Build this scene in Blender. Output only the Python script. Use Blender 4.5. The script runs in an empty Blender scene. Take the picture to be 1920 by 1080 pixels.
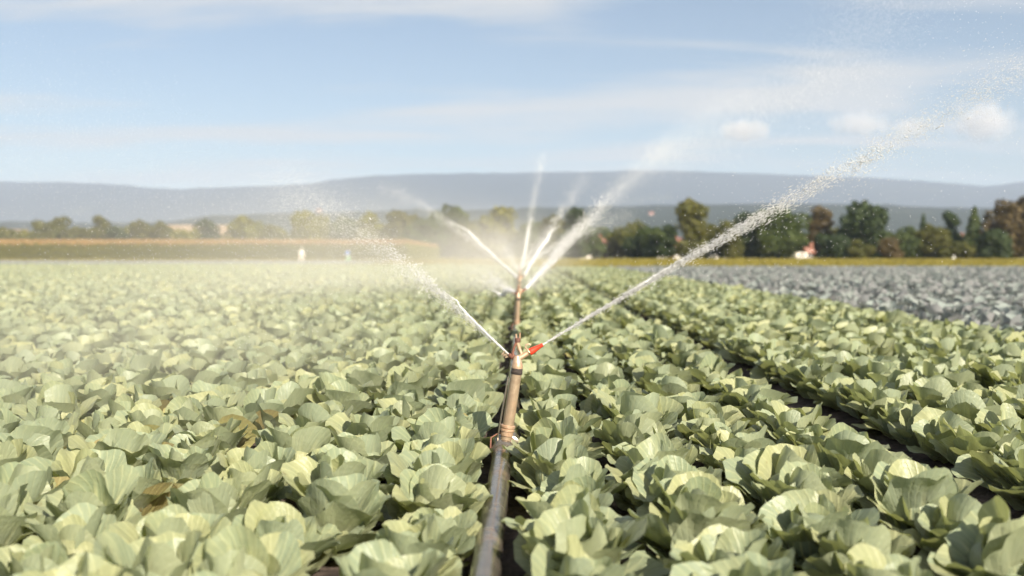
import bpy, math, random
import numpy as np
from mathutils import Vector, Matrix, noise as mnoise

# ------------------------------------------------------------------ camera, light, exposure
scene = bpy.context.scene
COL = scene.collection
R = math.radians
FPX, HX, HY, CAMH = 1867.0, 978.0, 475.0, 1.1

cam_data = bpy.data.cameras.new("camera")
cam = bpy.data.objects.new("camera", cam_data)
COL.objects.link(cam)
cam_data.lens, cam_data.sensor_width = 35.0, 36.0
cam_data.clip_start, cam_data.clip_end = 0.05, 40000
cam.location = (0, 0, CAMH)
cam.rotation_euler = (R(90 - 1.994), 0, R(0.552))
cam_data.dof.use_dof = True
cam_data.dof.focus_distance = 4.8
cam_data.dof.aperture_fstop = 1.5
scene.camera = cam

SUN_EL, SUN_AZ = 33.0, 150.0          # azimuth clockwise from +Y: to the right, a little behind the camera
SKY_STRENGTH = 0.052
world = bpy.data.worlds.new("World")
scene.world = world
world.use_nodes = True

sun_data = bpy.data.lights.new("sun", 'SUN')
sun_data.energy = 5.0
sun_data.angle = R(0.6)
sun_data.color = (1.0, 0.905, 0.745)
sun = bpy.data.objects.new("sun", sun_data)
COL.objects.link(sun)
sdir = Vector((math.sin(R(SUN_AZ)) * math.cos(R(SUN_EL)), math.cos(R(SUN_AZ)) * math.cos(R(SUN_EL)), math.sin(R(SUN_EL))))
sun.rotation_euler = (-sdir).to_track_quat('-Z', 'Y').to_euler()
sun.location = (20, -10, 30)

vs = scene.view_settings
vs.view_transform = 'Standard'
vs.look = 'None'
vs.gamma = 1.0
vs.use_curve_mapping = False
vs.exposure = 1.15

cy = scene.cycles
cy.use_denoising = True
cy.max_bounces = 4
cy.diffuse_bounces = 2
cy.glossy_bounces = 2
cy.transmission_bounces = 3
cy.transparent_max_bounces = 8
cy.volume_bounces = 1
cy.volume_max_steps = 128
cy.use_adaptive_sampling = True
cy.adaptive_threshold = 0.04
cy.sample_clamp_indirect = 6.0


# ------------------------------------------------------------------ node helpers
class NT:
    def __init__(self, tree):
        self.t = tree

    def n(self, kind, **kw):
        nd = self.t.nodes.new(kind)
        for k, v in kw.items():
            setattr(nd, k, v)
        return nd

    def set(self, sock, v):
        if hasattr(v, 'is_output') or isinstance(v, bpy.types.NodeSocket):
            self.t.links.new(v, sock)
        elif v is not None:
            sock.default_value = v

    def math(self, op, a, b=None, c=None, clamp=False):
        nd = self.n('ShaderNodeMath', operation=op, use_clamp=clamp)
        self.set(nd.inputs[0], a)
        if b is not None: self.set(nd.inputs[1], b)
        if c is not None: self.set(nd.inputs[2], c)
        return nd.outputs[0]

    def mix(self, f, a, b, blend='MIX'):
        nd = self.n('ShaderNodeMix', data_type='RGBA', blend_type=blend)
        self.set(nd.inputs[0], f)
        self.set(nd.inputs[6], a if isinstance(a, bpy.types.NodeSocket) else tuple(a) + (1,) * (4 - len(a)))
        self.set(nd.inputs[7], b if isinstance(b, bpy.types.NodeSocket) else tuple(b) + (1,) * (4 - len(b)))
        return nd.outputs[2]

    def noise(self, vec=None, scale=5.0, detail=3.0, rough=0.55, dist=0.0):
        nd = self.n('ShaderNodeTexNoise')
        if vec is not None: self.set(nd.inputs['Vector'], vec)
        nd.inputs['Scale'].default_value = scale
        nd.inputs['Detail'].default_value = detail
        nd.inputs['Roughness'].default_value = rough
        nd.inputs['Distortion'].default_value = dist
        return nd.outputs[0]

    def ramp(self, f, stops):
        nd = self.n('ShaderNodeValToRGB')
        self.set(nd.inputs[0], f)
        el = nd.color_ramp.elements
        el[0].position, el[1].position = stops[0][0], stops[-1][0]
        for p, c in stops[1:-1]:
            el.new(p)
        for e, (p, c) in zip(el, stops):
            e.position = p
            e.color = (c, c, c, 1) if isinstance(c, (int, float)) else tuple(c) + (1,)
        return nd.outputs[0]

    def mapr(self, v, a, b, c=0.0, d=1.0, smooth=True):
        nd = self.n('ShaderNodeMapRange', interpolation_type='SMOOTHSTEP' if smooth else 'LINEAR')
        self.set(nd.inputs[0], v)
        for i, x in enumerate((a, b, c, d)):
            self.set(nd.inputs[i + 1], x)
        return nd.outputs[0]


def new_mat(name):
    m = bpy.data.materials.new(name)
    m.use_nodes = True
    m.node_tree.nodes.clear()
    t = NT(m.node_tree)
    out = t.n('ShaderNodeOutputMaterial')
    return m, t, out


def principled(t, color, rough=0.6, metal=0.0, spec=0.5, normal=None):
    b = t.n('ShaderNodeBsdfPrincipled')
    t.set(b.inputs['Base Color'], color if isinstance(color, bpy.types.NodeSocket) else tuple(color) + (1,))
    t.set(b.inputs['Roughness'], rough)
    t.set(b.inputs['Metallic'], metal)
    b.inputs['Specular IOR Level'].default_value = spec
    if normal is not None: t.set(b.inputs['Normal'], normal)
    return b


def bump(t, h, strength=0.4, dist=0.01):
    b = t.n('ShaderNodeBump')
    b.inputs['Strength'].default_value = strength
    b.inputs['Distance'].default_value = dist
    t.set(b.inputs['Height'], h)
    return b.outputs[0]


def simple_mat(name, c1, c2, scale=8.0, rough=0.6, metal=0.0, bumps=0.2, bdist=0.004, spec=0.4, coords='Object'):
    m, t, out = new_mat(name)
    tc = t.n('ShaderNodeTexCoord').outputs[coords]
    f = t.noise(tc, scale, 5.0, 0.6)
    col = t.mix(t.mapr(f, 0.35, 0.65), c1, c2)
    b = principled(t, col, rough, metal, spec, bump(t, f, bumps, bdist) if bumps else None)
    t.t.links.new(b.outputs[0], out.inputs['Surface'])
    return m


# ------------------------------------------------------------------ sky with cirrus
wt = NT(world.node_tree)
world.node_tree.nodes.clear()
wout = wt.n('ShaderNodeOutputWorld')
bg = wt.n('ShaderNodeBackground')
sky = wt.n('ShaderNodeTexSky', sky_type='NISHITA')
sky.sun_disc = False
sky.sun_elevation = R(SUN_EL)
sky.sun_rotation = R(SUN_AZ)
sky.air_density, sky.dust_density, sky.ozone_density = 1.0, 1.3, 0.9
sky.altitude = 400
wdir = wt.n('ShaderNodeTexCoord').outputs['Generated']
sep = wt.n('ShaderNodeSeparateXYZ')
wt.set(sep.inputs[0], wdir)
dz = wt.math('ADD', wt.math('MAXIMUM', sep.outputs[2], 0.0), 0.10)
cmb = wt.n('ShaderNodeCombineXYZ')
wt.set(cmb.inputs[0], wt.math('DIVIDE', sep.outputs[0], dz))
wt.set(cmb.inputs[1], wt.math('DIVIDE', sep.outputs[1], dz))
mp = wt.n('ShaderNodeMapping')
wt.set(mp.inputs[0], cmb.outputs[0])
mp.inputs['Location'].default_value = (8.4, 1.2, 0)
mp.inputs['Rotation'].default_value = (0, 0, R(15))
mp.inputs['Scale'].default_value = (0.42, 1.25, 1)
c1 = wt.noise(mp.outputs[0], 1.25, 6.0, 0.52, 0.35)
mp2 = wt.n('ShaderNodeMapping')
wt.set(mp2.inputs[0], cmb.outputs[0])
mp2.inputs['Rotation'].default_value = (0, 0, R(20))
mp2.inputs['Scale'].default_value = (0.5, 4.0, 1)
c2 = wt.noise(mp2.outputs[0], 1.6, 5.0, 0.6, 0.2)
cl = wt.math('ADD', wt.math('MULTIPLY', c1, 0.86), wt.math('MULTIPLY', c2, 0.14))
clf = wt.mapr(cl, 0.45, 0.62, 0.05, 0.85)
clf = wt.math('MULTIPLY', clf, wt.mapr(sep.outputs[2], 0.02, 0.10))
skycol = wt.mix(clf, sky.outputs[0], (6.7, 6.6, 6.4))
wt.set(bg.inputs[0], skycol)
bg.inputs[1].default_value = SKY_STRENGTH
world.node_tree.links.new(bg.outputs[0], wout.inputs[0])


# ------------------------------------------------------------------ object helpers
def tag(o, label=None, cat=None, group=None, kind=None):
    if label: o['label'] = label
    if cat: o['category'] = cat
    if group: o['group'] = group
    if kind: o['kind'] = kind
    return o


def link(o, parent=None):
    COL.objects.link(o)
    if parent is not None:
        o.parent = parent
    return o


def empty(name, loc=(0, 0, 0), rz=0.0):
    o = bpy.data.objects.new(name, None)
    o.empty_display_size = 0.1
    o.location = loc
    o.rotation_euler = (0, 0, rz)
    return link(o)


def mesh_np(name, verts, faces, mats=(), smooth=True, uv=None):
    """verts (n,3) array, faces (m,k) array (all k the same) or a list of tuples"""
    me = bpy.data.meshes.new(name)
    if isinstance(faces, np.ndarray):
        v = np.asarray(verts, dtype=np.float32)
        k = faces.shape[1]
        me.vertices.add(len(v))
        me.vertices.foreach_set('co', v.ravel())
        me.loops.add(faces.size)
        me.loops.foreach_set('vertex_index', faces.astype(np.int32).ravel())
        me.polygons.add(len(faces))
        me.polygons.foreach_set('loop_start', np.arange(0, faces.size, k, dtype=np.int32))
        me.update(calc_edges=True)
    else:
        me.from_pydata([tuple(p) for p in verts], [], faces)
    if uv is not None:
        idx = np.empty(len(me.loops), dtype=np.int32)
        me.loops.foreach_get('vertex_index', idx)
        lay = me.uv_layers.new(name='uv')
        lay.data.foreach_set('uv', np.asarray(uv, dtype=np.float32)[idx].ravel())
    if smooth:
        me.polygons.foreach_set('use_smooth', np.ones(len(me.polygons), dtype=bool))
    for m in mats:
        me.materials.append(m)
    me.validate()
    return me


def obj(name, me, parent=None, loc=(0, 0, 0)):
    o = bpy.data.objects.new(name, me)
    o.location = loc
    return link(o, parent)


class MB:
    """collects shapes into one mesh"""
    def __init__(self):
        self.v, self.f = [], []

    def add(self, v, f):
        b = len(self.v)
        self.v += [tuple(p) for p in v]
        self.f += [tuple(i + b for i in q) for q in f]
        return self

    def box(self, lo, hi, rot=None, origin=(0, 0, 0)):
        x0, y0, z0 = lo
        x1, y1, z1 = hi
        v = [Vector(p) for p in ((x0, y0, z0), (x1, y0, z0), (x1, y1, z0), (x0, y1, z0), (x0, y0, z1), (x1, y0, z1), (x1, y1, z1), (x0, y1, z1))]
        if rot is not None:
            v = [rot @ p for p in v]
        v = [p + Vector(origin) for p in v]
        return self.add(v, [(0, 3, 2, 1), (4, 5, 6, 7), (0, 1, 5, 4), (1, 2, 6, 5), (2, 3, 7, 6), (3, 0, 4, 7)])

    def tube(self, pts, radii, seg=12, caps=True):
        pts = [Vector(p) for p in pts]
        if not hasattr(radii, '__len__'):
            radii = [radii] * len(pts)
        v, f = [], []
        prev = None
        for i, p in enumerate(pts):
            d = (pts[min(i + 1, len(pts) - 1)] - pts[max(i - 1, 0)])
            d = d.normalized() if d.length > 1e-9 else Vector((0, 0, 1))
            if prev is None:
                a = d.orthogonal().normalized()
            else:
                a = (prev - d * prev.dot(d))
                a = a.normalized() if a.length > 1e-6 else d.orthogonal().normalized()
            prev = a
            b = d.cross(a)
            for k in range(seg):
                t = 2 * math.pi * k / seg
                v.append(p + (a * math.cos(t) + b * math.sin(t)) * radii[i])
        for i in range(len(pts) - 1):
            for k in range(seg):
                k2 = (k + 1) % seg
                f.append((i * seg + k, i * seg + k2, (i + 1) * seg + k2, (i + 1) * seg + k))
        if caps:
            f.append(tuple(range(seg - 1, -1, -1)))
            f.append(tuple((len(pts) - 1) * seg + k for k in range(seg)))
        return self.add(v, f)

    def lathe(self, p0, p1, prof, seg=20):
        """prof: list of (t along p0->p1 in 0..1, radius)"""
        p0, p1 = Vector(p0), Vector(p1)
        d = (p1 - p0)
        a = d.orthogonal().normalized()
        b = d.normalized().cross(a)
        v, f = [], []
        for t, r in prof:
            for k in range(seg):
                q = 2 * math.pi * k / seg
                v.append(p0 + d * t + (a * math.cos(q) + b * math.sin(q)) * r)
        n = len(prof)
        for i in range(n - 1):
            for k in range(seg):
                k2 = (k + 1) % seg
                f.append((i * seg + k, i * seg + k2, (i + 1) * seg + k2, (i + 1) * seg + k))
        f.append(tuple(range(seg - 1, -1, -1)))
        f.append(tuple((n - 1) * seg + k for k in range(seg)))
        return self.add(v, f)

    def build(self, name, mat, parent=None, smooth=False, loc=(0, 0, 0)):
        me = mesh_np(name, self.v, self.f, (mat,), smooth)
        if smooth:
            me.set_sharp_from_angle(angle=R(40))
        return obj(name, me, parent, loc)


def at(x, y, d):
    """a point seen at photograph position (x, y), d metres away"""
    return Vector(((x - HX) / FPX * d, d, CAMH - (y - HY) / FPX * d))


# ------------------------------------------------------------------ materials
def leaf_material(name, ca, cb, vein, trans, transcol, rough=0.5, under=None):
    m, t, out = new_mat(name)
    uvn = t.n('ShaderNodeUVMap', uv_map='uv')
    s = t.n('ShaderNodeSeparateXYZ')
    t.set(s.inputs[0], uvn.outputs[0])
    a, rho = s.outputs[0], s.outputs[1]
    rnd = t.n('ShaderNodeObjectInfo').outputs['Random']
    tc = t.n('ShaderNodeTexCoord').outputs['Object']
    nz = t.noise(tc, 9.0, 3.0)
    nf = t.noise(tc, 45.0, 3.0)
    aw = t.math('ADD', a, t.math('MULTIPLY', t.math('SUBTRACT', nf, 0.5), 0.05))
    fan = t.math('POWER', t.math('ABSOLUTE', t.math('COSINE', t.math('MULTIPLY', aw, 6.5))), 16.0)
    fan = t.math('MULTIPLY', fan, t.mapr(rho, 1.0, 0.3))
    fine = t.math('POWER', t.math('ABSOLUTE', t.math('COSINE', t.math('ADD', t.math('MULTIPLY', aw, 21.0), t.math('MULTIPLY', rho, 9.0)))), 14.0)
    fine = t.math('MULTIPLY', fine, 0.35)
    mid = t.mapr(t.math('ABSOLUTE', t.math('MULTIPLY', a, t.math('ADD', rho, 0.05))), 0.060, 0.018)
    mid = t.math('MULTIPLY', mid, t.mapr(rho, 1.0, 0.35))
    vf = t.math('MAXIMUM', t.math('MAXIMUM', t.math('MULTIPLY', fan, 0.75), fine), mid)
    base = t.mix(t.mapr(t.math('ADD', t.math('MULTIPLY', nz, 0.55), t.math('MULTIPLY', rnd, 0.45)), 0.3, 0.75), ca, cb)
    base = t.mix(t.math('MULTIPLY', t.mapr(rho, 0.45, 0.02), 0.6), base, vein)
    col = t.mix(t.math('MULTIPLY', vf, 0.8), base, vein)
    # worn spots and holes' brown rims, few
    sp = t.mapr(t.noise(tc, 26.0, 2.0), 0.71, 0.76)
    col = t.mix(t.math('MULTIPLY', sp, 0.5), col, (0.22, 0.17, 0.08))
    geo = t.n('ShaderNodeNewGeometry')
    if under:
        col = t.mix(t.math('MULTIPLY', geo.outputs['Backfacing'], 0.55), col, under)
    h = t.math('ADD', t.math('MULTIPLY', vf, 0.6), t.math('MULTIPLY', nf, 0.7))
    nb = bump(t, h, 0.6, 0.007)
    p = principled(t, col, rough, 0.0, 0.4, nb)
    tr = t.n('ShaderNodeBsdfTranslucent')
    t.set(tr.inputs[0], t.mix(0.5, col, transcol))
    mx = t.n('ShaderNodeMixShader')
    mx.inputs[0].default_value = trans
    t.t.links.new(p.outputs[0], mx.inputs[1])
    t.t.links.new(tr.outputs[0], mx.inputs[2])
    t.t.links.new(mx.outputs[0], out.inputs['Surface'])
    return m


M = {}
M['cabbage'] = leaf_material('cabbage_leaf', (0.268, 0.318, 0.208), (0.352, 0.364, 0.196), (0.60, 0.60, 0.33), 0.32, (0.46, 0.49, 0.06), 0.40, (0.28, 0.32, 0.23))
M['cabbage_old'] = leaf_material('cabbage_leaf_old', (0.30, 0.29, 0.12), (0.26, 0.22, 0.10), (0.45, 0.42, 0.18), 0.20, (0.40, 0.34, 0.06), 0.55)
M['blue'] = leaf_material('blue_cabbage_leaf', (0.275, 0.318, 0.300), (0.315, 0.335, 0.320), (0.34, 0.33, 0.33), 0.32, (0.30, 0.36, 0.28), 0.70, (0.22, 0.20, 0.22))
M['soil'] = simple_mat('soil', (0.040, 0.030, 0.026), (0.100, 0.074, 0.062), 14.0, 0.85, 0, 1.0, 0.03, 0.3)
M['ground'] = simple_mat('meadow_ground', (0.10, 0.11, 0.035), (0.17, 0.15, 0.06), 0.05, 0.9, 0, 0)
M['verge'] = simple_mat('verge_grass', (0.24, 0.22, 0.04), (0.32, 0.26, 0.07), 0.25, 0.9, 0, 0)


def two_sided(name, c1, c2, trans=0.3, scale=0.6, rough=0.6, by_random=0.5):
    m, t, out = new_mat(name)
    tc = t.n('ShaderNodeTexCoord').outputs['Object']
    rnd = t.n('ShaderNodeObjectInfo').outputs['Random']
    f = t.math('ADD', t.math('MULTIPLY', t.noise(tc, scale, 3.0), 1 - by_random), t.math('MULTIPLY', rnd, by_random))
    col = t.mix(t.mapr(f, 0.25, 0.75), c1, c2)
    p = principled(t, col, rough, 0, 0.3)
    tr = t.n('ShaderNodeBsdfTranslucent')
    t.set(tr.inputs[0], col)
    mx = t.n('ShaderNodeMixShader')
    mx.inputs[0].default_value = trans
    t.t.links.new(p.outputs[0], mx.inputs[1])
    t.t.links.new(tr.outputs[0], mx.inputs[2])
    t.t.links.new(mx.outputs[0], out.inputs['Surface'])
    return m


M['bark'] = simple_mat('bark', (0.06, 0.045, 0.03), (0.12, 0.09, 0.065), 3.0, 0.9, 0, 0.5, 0.05)
M['tree_dark'] = two_sided('foliage_dark', (0.030, 0.050, 0.018), (0.055, 0.080, 0.026), 0.25, 0.5, 0.6, 0.1)
M['tree_green'] = two_sided('foliage_green', (0.055, 0.085, 0.024), (0.090, 0.115, 0.032), 0.3, 0.5, 0.6, 0.1)
M['tree_olive'] = two_sided('foliage_olive', (0.090, 0.100, 0.022), (0.135, 0.128, 0.030), 0.3, 0.5, 0.6, 0.1)
M['tree_yellow'] = two_sided('foliage_yellow_green', (0.15, 0.158, 0.024), (0.20, 0.185, 0.030), 0.3, 0.5, 0.6, 0.1)
M['tree_brown'] = two_sided('foliage_brown', (0.095, 0.072, 0.030), (0.135, 0.095, 0.038), 0.3, 0.5, 0.6, 0.1)
M['corn_leaf'] = two_sided('corn_leaf', (0.175, 0.190, 0.010), (0.290, 0.255, 0.020), 0.40, 1.2, 0.6, 0.0)
M['corn_tassel'] = two_sided('corn_tassel', (0.32, 0.20, 0.075), (0.40, 0.26, 0.10), 0.2, 0.6, 0.7, 0.0)
M['grass_blade'] = two_sided('dry_grass', (0.19, 0.185, 0.035), (0.34, 0.26, 0.060), 0.3, 0.12, 0.7, 0.0)
M['straw'] = simple_mat('stubble', (0.28, 0.20, 0.12), (0.36, 0.26, 0.16), 0.02, 0.95, 0, 0)
M['white_paint'] = simple_mat('white_paint', (0.72, 0.72, 0.70), (0.80, 0.80, 0.78), 3.0, 0.5)
M['plaster'] = simple_mat('plaster', (0.62, 0.58, 0.52), (0.70, 0.66, 0.60), 1.5, 0.85)
M['roof_tile'] = simple_mat('roof_tile', (0.20, 0.085, 0.06), (0.25, 0.115, 0.08), 3.0, 0.8)
M['plaster_pink'] = simple_mat('pink_plaster', (0.34, 0.25, 0.21), (0.40, 0.29, 0.25), 1.0, 0.9)
M['roof_grey'] = simple_mat('roof_slate', (0.12, 0.11, 0.11), (0.18, 0.16, 0.15), 3.0, 0.7)
M['window'] = simple_mat('window_glass', (0.03, 0.04, 0.05), (0.05, 0.06, 0.08), 2.0, 0.1, 0, 0, spec=0.6)
M['wood'] = simple_mat('door_wood', (0.16, 0.09, 0.05), (0.22, 0.13, 0.07), 4.0, 0.7)
M['rubber'] = simple_mat('rubber', (0.02, 0.02, 0.02), (0.04, 0.04, 0.04), 8.0, 0.8)

# ------------------------------------------------------------------ ground, hills, fields
rng = np.random.default_rng(11)
random.seed(11)


def fbm(x, y, seed=0.0, octaves=4):
    return mnoise.fractal(Vector((x + seed * 17.3, y - seed * 9.1, seed)), 0.8, 2.0, octaves)


def sheet(name, x0, x1, y0, y1, z, mat, nx=1, ny=1):
    xs, ys = np.linspace(x0, x1, nx + 1), np.linspace(y0, y1, ny + 1)
    v = np.array([(x, y, z) for y in ys for x in xs])
    f = np.array([(j * (nx + 1) + i, j * (nx + 1) + i + 1, (j + 1) * (nx + 1) + i + 1, (j + 1) * (nx + 1) + i) for j in range(ny) for i in range(nx)])
    return tag(obj(name, mesh_np(name, v, f, (mat,), False)), kind='structure')


sheet('ground', -9000, 9000, -4000, 9000, -0.02, M['ground'], 8, 8)
ROWS_R = [0.175, 0.585, 0.995, 1.405] + [2.13 + 0.40 * i for i in range(8)]
ROWS_L = [-0.345 - 0.37 * i for i in range(200)]
BLUE_X0 = 5.25

# soil: near part with clods and row ridges, far part plain
nx, ny = 150, 150
xs = np.linspace(-7, 8, nx + 1)
ys = 0.3 + (np.linspace(0, 1, ny + 1) ** 1.5) * 22.0
sv = []
for y in ys:
    for x in xs:
        ridge = 0.035 * max(0.0, 1 - (min(abs(x - r) for r in ROWS_R + ROWS_L[:15]) / 0.2) ** 2)
        sv.append((x, y, 0.012 + ridge + 0.030 * (0.5 + 0.5 * fbm(x * 5, y * 5, 2)) + 0.012 * fbm(x * 22, y * 22, 5)))
sf = np.array([(j * (nx + 1) + i, j * (nx + 1) + i + 1, (j + 1) * (nx + 1) + i + 1, (j + 1) * (nx + 1) + i) for j in range(ny) for i in range(nx)])
tag(obj('soil', mesh_np('soil', np.array(sv), sf, (M['soil'],))), kind='structure')
sheet('field', -90, 62, -3, 92, -0.012, M['soil'], 4, 4)
sheet('verge', -14, 130, 61, 178, -0.006, M['verge'], 4, 4)


def hill_height(px_table, d):
    xs_, ys_ = zip(*px_table)
    return lambda x: np.interp(HX + x * FPX / d, xs_, [CAMH - (y - HY) / FPX * d for y in ys_])


FAR_RIDGE = [(-900, 350), (-400, 338), (0, 343), (100, 344), (200, 347), (280, 355), (340, 357), (450, 352), (560, 350), (620, 340), (720, 331), (850, 328), (1000, 327),
             (1200, 323), (1330, 326), (1500, 332), (1650, 338), (1780, 347), (1840, 352), (1900, 347), (2000, 341), (2400, 350), (2900, 340)]
NEAR_RIDGE = [(-900, 420), (-200, 424), (60, 417), (150, 421), (300, 419), (400, 407), (520, 403), (600, 401), (700, 398), (900, 396), (1100, 391), (1250, 388), (1400, 386),
              (1550, 386), (1750, 392), (1960, 395), (2400, 398), (2900, 390)]


def hills(name, table, d, depth, mat, rough, n=220, m=24):
    hf = hill_height(table, d)
    W = d * 0.95
    xs_ = np.linspace(-W, W, n + 1)
    v = []
    for j in range(m + 1):
        t = j / m
        y = d - depth + t * depth * 1.6
        s = t * 1.6
        prof = (math.sin(min(s, 1.0) * math.pi / 2) ** 1.25) if s <= 1 else 1.0 - 0.35 * (s - 1)
        for x in xs_:
            h = float(hf(x * d / max(y, d * 0.6)))
            nz = fbm(x / rough / 9, y / rough / 9, 3) * rough * prof * (0.4 if 0.85 < s < 1.3 else 1.2)
            v.append((x, y, max(-2.0, h * prof + nz - 1.0)))
    f = np.array([(j * (n + 1) + i, j * (n + 1) + i + 1, (j + 1) * (n + 1) + i + 1, (j + 1) * (n + 1) + i) for j in range(m) for i in range(n)])
    return tag(obj(name, mesh_np(name, np.array(v), f, (mat,))), kind='structure')


def hill_mat(name, forest, meadow, cut0, cut1, scale):
    m, t, out = new_mat(name)
    tc = t.n('ShaderNodeTexCoord').outputs['Object']
    f = t.noise(tc, scale, 4.0, 0.6)
    g = t.noise(tc, scale * 12, 3.0, 0.6)
    col = t.mix(t.mapr(f, cut0, cut1), t.mix(g, forest, tuple(c * 1.6 for c in forest)), meadow)
    b = principled(t, col, 0.95, 0, 0.1, bump(t, g, 0.8, 4.0))
    t.t.links.new(b.outputs[0], out.inputs['Surface'])
    return m


M['far_hill'] = hill_mat('far_hill', (0.026, 0.030, 0.030), (0.10, 0.10, 0.07), 0.60, 0.70, 0.0016)
M['near_hill'] = hill_mat('near_hill', (0.022, 0.028, 0.020), (0.10, 0.10, 0.05), 0.62, 0.72, 0.006)
hills('mountains', FAR_RIDGE, 5600, 1900, M['far_hill'], 14.0)
hills('hills', NEAR_RIDGE, 2300, 1150, M['near_hill'], 4.5)

# stubble fields sloping up behind the maize on the left
for (xa, xb, ya, yb, d0, d1) in ((300, 480, 448, 421, 420, 640), (125, 175, 449, 431, 430, 560), (-80, 50, 444, 429, 460, 600)):
    n = 14
    v, f = [], []
    for j in range(n + 1):
        t = j / n
        d = d0 + (d1 - d0) * t
        for i in range(n + 1):
            x = xa + (xb - xa) * i / n
            p = at(x, ya + (yb - ya) * t, d)
            v.append((p.x, p.y, p.z + 0.3 * fbm(p.x / 20, p.y / 20, 1)))
    for j in range(n):
        for i in range(n):
            f.append((j * (n + 1) + i, j * (n + 1) + i + 1, (j + 1) * (n + 1) + i + 1, (j + 1) * (n + 1) + i))
    b = len(v)                                       # skirt down to the plain so the slope is solid land
    rim = [i for i in range(n + 1)] + [(j + 1) * (n + 1) + n for j in range(n)] + [n * (n + 1) + n - 1 - i for i in range(n)] + [(n - 1 - j) * (n + 1) for j in range(n - 1)]
    v += [(v[i][0], v[i][1], -0.5) for i in rim]
    for k in range(len(rim)):
        k2 = (k + 1) % len(rim)
        f.append((rim[k2], rim[k], b + k, b + k2))
    tag(obj('stubble_field', mesh_np('stubble_field', v, f, (M['straw'],))), kind='structure')


# ------------------------------------------------------------------ cabbage leaves
def leaf_mesh(name, seed, L, W, th0, kap, cup, ruf, mat, na=12, nr=8, roll=0.0):
    """fan-shaped leaf: base at the origin, grows along +Y and rises; th0 start angle, kap bend over the length (degrees)"""
    r = np.random.default_rng(seed)
    ph = r.uniform(0, 6.28, 6)
    A = R(87)
    notch = r.uniform(0.0, 0.07, 3)
    na_pos = r.uniform(-0.8, 0.8, 3)
    v, uv = [], []
    for j in range(nr + 1):
        rho = (j / nr) ** 0.85
        for i in range(na + 1):
            a = (-1 + 2 * i / na) * A
            rim = math.cos(a) ** 0.70
            rim *= 1 + 0.04 * math.sin(4 * a + ph[0]) + 0.022 * math.sin(9 * a + ph[1]) + 0.012 * math.sin(17 * a + ph[2])
            for q in range(3):
                rim -= notch[q] * math.exp(-((a - na_pos[q]) / 0.12) ** 2)
            lat = rho * rim * math.sin(a) * W * 0.88
            lon = rho * rim * math.cos(a) * L
            u = lon / L
            # spine
            n = 10
            y = z = 0.0
            for k in range(n):
                th = R(th0 + kap * ((k + 0.5) / n * u) + 8 * math.sin(ph[5]))
                y += math.cos(th) * lon / n
                z += math.sin(th) * lon / n
            th = R(th0 + kap * u)
            nrm = (-math.sin(th), math.cos(th))
            s = lat / (W * 0.5)
            off = cup * W * (abs(s) ** 1.7) * (0.35 + 0.65 * u)
            off += ruf * (rho ** 3) * (0.8 * math.sin(3 * a + ph[3]) + 0.6 * math.sin(8 * a + ph[4]) + 0.55 * math.sin(14 * a + ph[2]))
            off += 0.0045 * rho * math.cos(13.0 * a) * (1 - 0.5 * rho)
            off -= (rho ** 6) * ruf * 1.2
            off += roll * s * W * 0.2 * u
            lat2 = lat * (1 - 0.25 * abs(cup) * abs(s))
            v.append((lat2, y + nrm[0] * off, z + nrm[1] * off))
            uv.append((a, rho))
    f = np.array([(j * (na + 1) + i, j * (na + 1) + i + 1, (j + 1) * (na + 1) + i + 1, (j + 1) * (na + 1) + i) for j in range(nr) for i in range(na)])
    return mesh_np(name, np.array(v), f, (mat,), True, uv)


def head_mesh(name, seed, rad, mat):
    r = np.random.default_rng(seed)
    v, uv = [], []
    nu, nv = 14, 8
    for j in range(nv + 1):
        for i in range(nu + 1):
            a, b = 2 * math.pi * i / nu, -1.2 + 2.75 * j / nv
            q = rad * (1 + 0.03 * math.sin(3 * a + seed) * math.cos(b))
            v.append((q * math.cos(a) * math.cos(b) * 1.08, q * math.sin(a) * math.cos(b) * 1.08, q * math.sin(b) * 0.95 + rad))
            uv.append((((a * 1.5) % 2.4) - 1.2, 0.15 + 0.85 * j / nv))
    f = np.array([(j * (nu + 1) + i, j * (nu + 1) + i + 1, (j + 1) * (nu + 1) + i + 1, (j + 1) * (nu + 1) + i) for j in range(nv) for i in range(nu)])
    return mesh_np(name, np.array(v), f, (mat,), True, uv)


def leaf_set(prefix, mat, na, nr, k=1.0, nvar=5):
    r = np.random.default_rng(5)
    S = {'outer': [], 'mid': [], 'inner': []}
    for i in range(nvar):
        S['outer'].append(leaf_mesh(prefix + '_outer', 10 + i, 0.27 * k, 0.285 * k, r.uniform(14, 40), r.uniform(-20, 26), r.uniform(0.10, 0.30), 0.012 * k, mat, na, nr, r.uniform(-.5, .5)))
        S['mid'].append(leaf_mesh(prefix + '_mid', 40 + i, 0.28 * k, 0.285 * k, r.uniform(42, 64), r.uniform(-28, 16), r.uniform(0.14, 0.34), 0.011 * k, mat, na, nr, r.uniform(-.5, .5)))
        S['inner'].append(leaf_mesh(prefix + '_inner', 70 + i, 0.24 * k, 0.25 * k, r.uniform(62, 76), r.uniform(0, 46), r.uniform(0.28, 0.46), 0.007 * k, mat, na, nr))
    S['head'] = head_mesh(prefix + '_head', 3, 0.095 * k, mat)
    return S


HI = leaf_set('leaf', M['cabbage'], 24, 8, nvar=7)
LO = leaf_set('leaf', M['cabbage'], 12, 4, nvar=5)
OLD = leaf_set('leaf', M['cabbage_old'], 12, 7, nvar=2)
BLU = leaf_set('leaf', M['blue'], 10, 4, nvar=4)


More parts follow.
